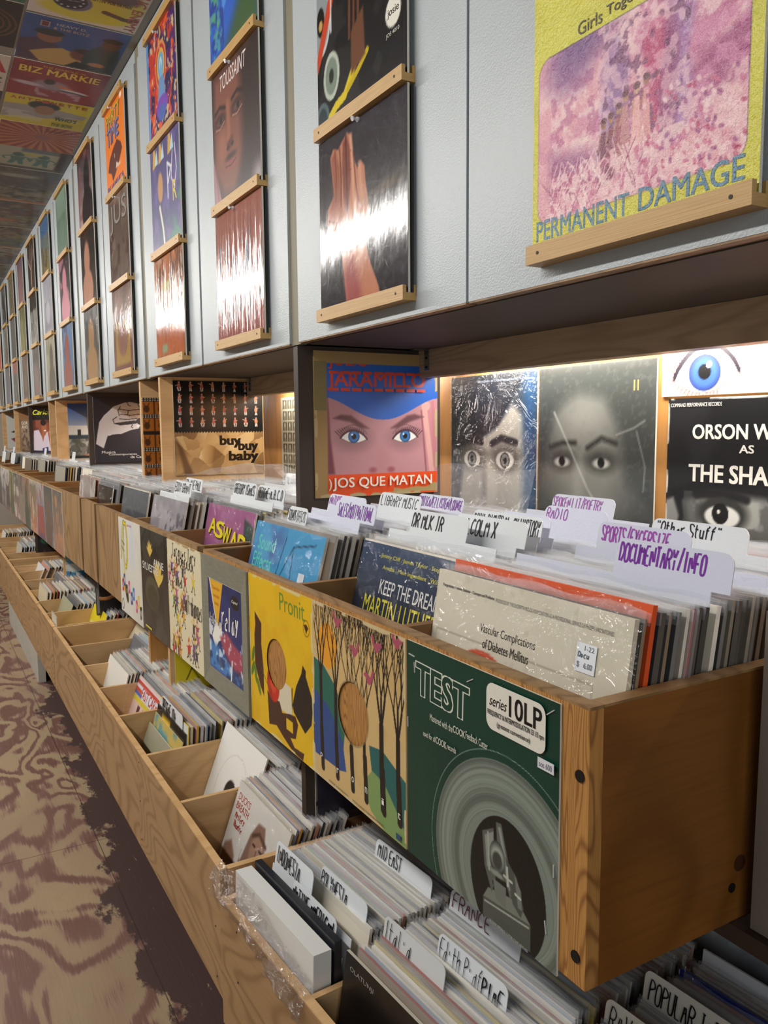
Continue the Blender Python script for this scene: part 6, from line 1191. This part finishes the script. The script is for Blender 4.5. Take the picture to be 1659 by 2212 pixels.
card('REGGAE 10+', .62, 2.365, -.832, .22, .11, 'large white card handwritten with REGGAE 10 and DUB PLATES', INK, h('e6e8ea'), I, 0, .06, ZM, 81, .005, (.04, .56, .7, .95), [('DUB PLATES', (.3, .1, .98, .5), INK, 82, .005, .1)], .305, 0)
cv = Cv(40, h('8f8c70')); cv.gr(h('7c7a60'), h('a8a58c'), 90); shown(Cover(.3, .255, .003, cv), SEMI, I, 0, .50, 2.37, ZM, .35, 'leaning olive paper sleeve at the front of the dub plate compartment', .004, 14, False, grp=LB)
cv = Cv(40, h('6a9aa0')); cv.nz(4, h('c9b060'), .5, .6, 3); shown(Cover(.3, .28, .003, cv, edge=h('d9c890')), SEMI, I, 0, .535, 2.365, ZM, .26, 'teal and tan record leaning behind the olive paper sleeve', .004, 14, False, grp=LB)
cv = Cv(40, h('1c1a18')); cv.rc(.2, .8, .5, .95, h('d9b02a')); shown(Cover(.3, .3, .004, cv, edge=h('2a2420')), SEMI, I, 0, .565, 2.365, ZM, .17, 'black record with a small yellow patch before the handwritten card', .004, 14, False, grp=LB)
cv = Cv(90, h('e3c6be')); cv.rc(0, .80, 1, .97, h('d8dce4')).rc(0, .92, 1, .96, h('c8483c')).rc(0, .80, .3, .84, h('3f6ab8')).rc(.8, .80, 1, .84, h('3f6ab8')).rc(0, .84, .26, .88, h('c8483c')).rc(.84, .84, 1, .88, h('c8483c')).rc(0, .74, 1, .79, h('d9c83a'))
for i in range(5):
    for j in range(4):
        if (i+j) % 2: cv.rc(.26+i*.1, .28+j*.11, .36+i*.1, .39+j*.11, h('5a3430'))
cv.po([(.4, .02), (.7, .06), (.72, .16), (.5, .14)], h('c2332c'))
c = Cover(.313, .313, .005, cv); c.tx('FAST CAR', (.27, .81, .82, .92), h('c23a34'), .03)
shown(c, SEMI, I, 0, .535, 2.70, ZM, .34, 'pink record with chequered drawing and red letters FAST CAR', .008, 15, False, grp=LB)
cv = Cv(40, h('e2ded4')); cv.el(.55, .06, .12, .1, BK); shown(Cover(.313, .313, .004, cv), PRINT, I, 0, .515, 3.012, ZM, .27, 'plain white record leaning beyond the FAST CAR record', .006, 16, False, grp=LB)
def lowfill(y0, y1, xs, xe, l0, l1, p, sd, lab, stuff=False): fill(I, 0, y0, y1, xs, xe, ZM, l0, l1, p, sd, [(9, lab, lab)], stuff)
lowfill(1.535, 1.845, .56, .69, .34, .34, .0105, 21, "record stacked behind the DUCK'S BREATH record in the second bin")
lowfill(1.866, 2.18, .635, .80, .36, .34, .0125, 22, 'record stacked behind the white sleeve with the dark hole')
lowfill(2.198, 2.53, .615, .80, .06, .2, .012, 23, 'record stacked behind the handwritten dub plate card')
lowfill(2.55, 2.85, .55, .70, .34, .3, .013, 24, 'record stacked behind the FAST CAR record')
lowfill(2.868, 3.157, .527, .75, .27, .2, .013, 25, 'record stacked behind the plain white record beyond FAST CAR')
lowfill(3.173, 3.482, .64, .95, .4, .45, .02, 26, '', True); lowfill(3.5, 3.84, .7, .95, .55, .5, .02, 27, '', True)
def far_front(col, edge, x, y, z, lean, lab, fn=None, s=.31):
    cv = Cv(40, h(col)); 
    if fn: fn(cv)
    return shown(Cover(s, .313, .004, cv, edge=h(edge)), SEMI, I, 0, x, y, z, lean, lab, .008, 17, False, grp='far lower bin records with visible fronts')
far_front('e0cc1c', 'd8d0c0', .62, 4.04, ZM, .35, 'yellow record with a dark red patch below the brass horn cover', lambda c: c.po([(.55, .4), (1, .8), (1, .1), (.7, .1)], h('8f2420')).rc(.1, .4, .4, .75, h('e6dfa0'), .02))
far_front('6a6c70', 'c9a468', .55, 4.365, ZM, .33, 'grey record leaning with pale block letters in the third bin', lambda c: c.rc(.5, .2, .8, .4, h('b8b8b4')))
far_front('a8a88a', 'c0c0a0', .515, 4.37, ZM, .36, 'pale olive record in front of the grey one in the third bin')
far_front('c9c4b4', 'b8b0a0', .497, 3.96, ZM, .02, 'record standing on edge against the bin front below the horn cover', None, .16)
far_front('d8d8d8', 'e2e2e0', .53, 5.66, ZM, .42, 'white record with a red and blue picture in a far bin', lambda c: c.rc(.2, .2, .85, .7, h('8a4a50')).nz(6, h('6a78b0'), .5, .6, 3, .9, 1, 1, (.2, .2, .85, .7)))
lowfill(3.895, 4.19, .64, .92, .35, .4, .02, 31, '', True); lowfill(4.21, 4.52, .565, .95, .33, .3, .018, 32, '', True); lowfill(4.54, 4.85, .50, 1.0, .16, .2, .016, 33, '', True); lowfill(4.87, 5.19, .62, .95, .18, .2, .018, 34, '', True)
lowfill(5.54, 5.79, .56, .9, .42, .4, .02, 35, '', True); lowfill(6.45, 6.76, .56, .95, .2, .25, .016, 36, '', True); lowfill(6.78, 7.1, .6, .95, .25, .25, .018, 37, '', True); lowfill(7.45, 7.76, .54, .95, .2, .2, .016, 38, '', True)
# upper crates beyond the nearest: rows behind the visible fronts, too many and small to tell apart
for k, (ya, yb, xs, l0) in enumerate(((1.611, 1.892, .56, .2), (1.908, 2.232, .508, .21), (2.248, 2.658, .51, .17), (2.722, 2.93, .51, .16), (2.99, 3.302, .525, .1), (3.318, 3.642, .6, .15), (3.658, 3.97, .62, .15), (4.03, 4.332, .56, .12), (4.348, 4.662, .62, .15), (4.678, 4.98, .64, .15), (5.04, 5.25, .6, .1), (5.31, 5.62, .56, .1), (5.64, 5.96, .58, .1), (5.98, 6.3, .6, .1), (6.36, 6.66, .6, .2), (6.68, 6.99, .6, .2), (7.37, 7.69, .6, .2), (7.71, 8.04, .6, .2))):
    fill(I, 0, ya, yb, xs, .985, UB, l0, l0, .011 if k < 3 else .013, 50+k, [], True, .5)
# edge-on records standing in the next crate at the right edge of the photo
for i, x in enumerate((.690, .703, .718, .736, .755)):
    c = Cover(.33, .32, .008, h('746c62'), h('746c62'), h('857d72')); X = x
    put('record', c, PRINT, X, .302, -.497, ('grey-edged', 'pale grey-edged', 'brown-edged', 'dusty-edged', 'dull-edged')[i]+f' record standing on the shelf just past the crate end, {ORD[i]} from the aisle', 'record', -R90, .015); NREC[0] += 1
o = STUFF.build('record_rows', [PRINT, SLEEVE]); tag(o, 'dense rows of bagged records filling the farther crates and bins', 'records'); o['kind'] = 'stuff'
for p in PROTO: bpy.data.objects.remove(p[0])
for o in list(COL.objects):
    if '_o' in o: del o['_o']
print('records built one by one:', NREC[0])
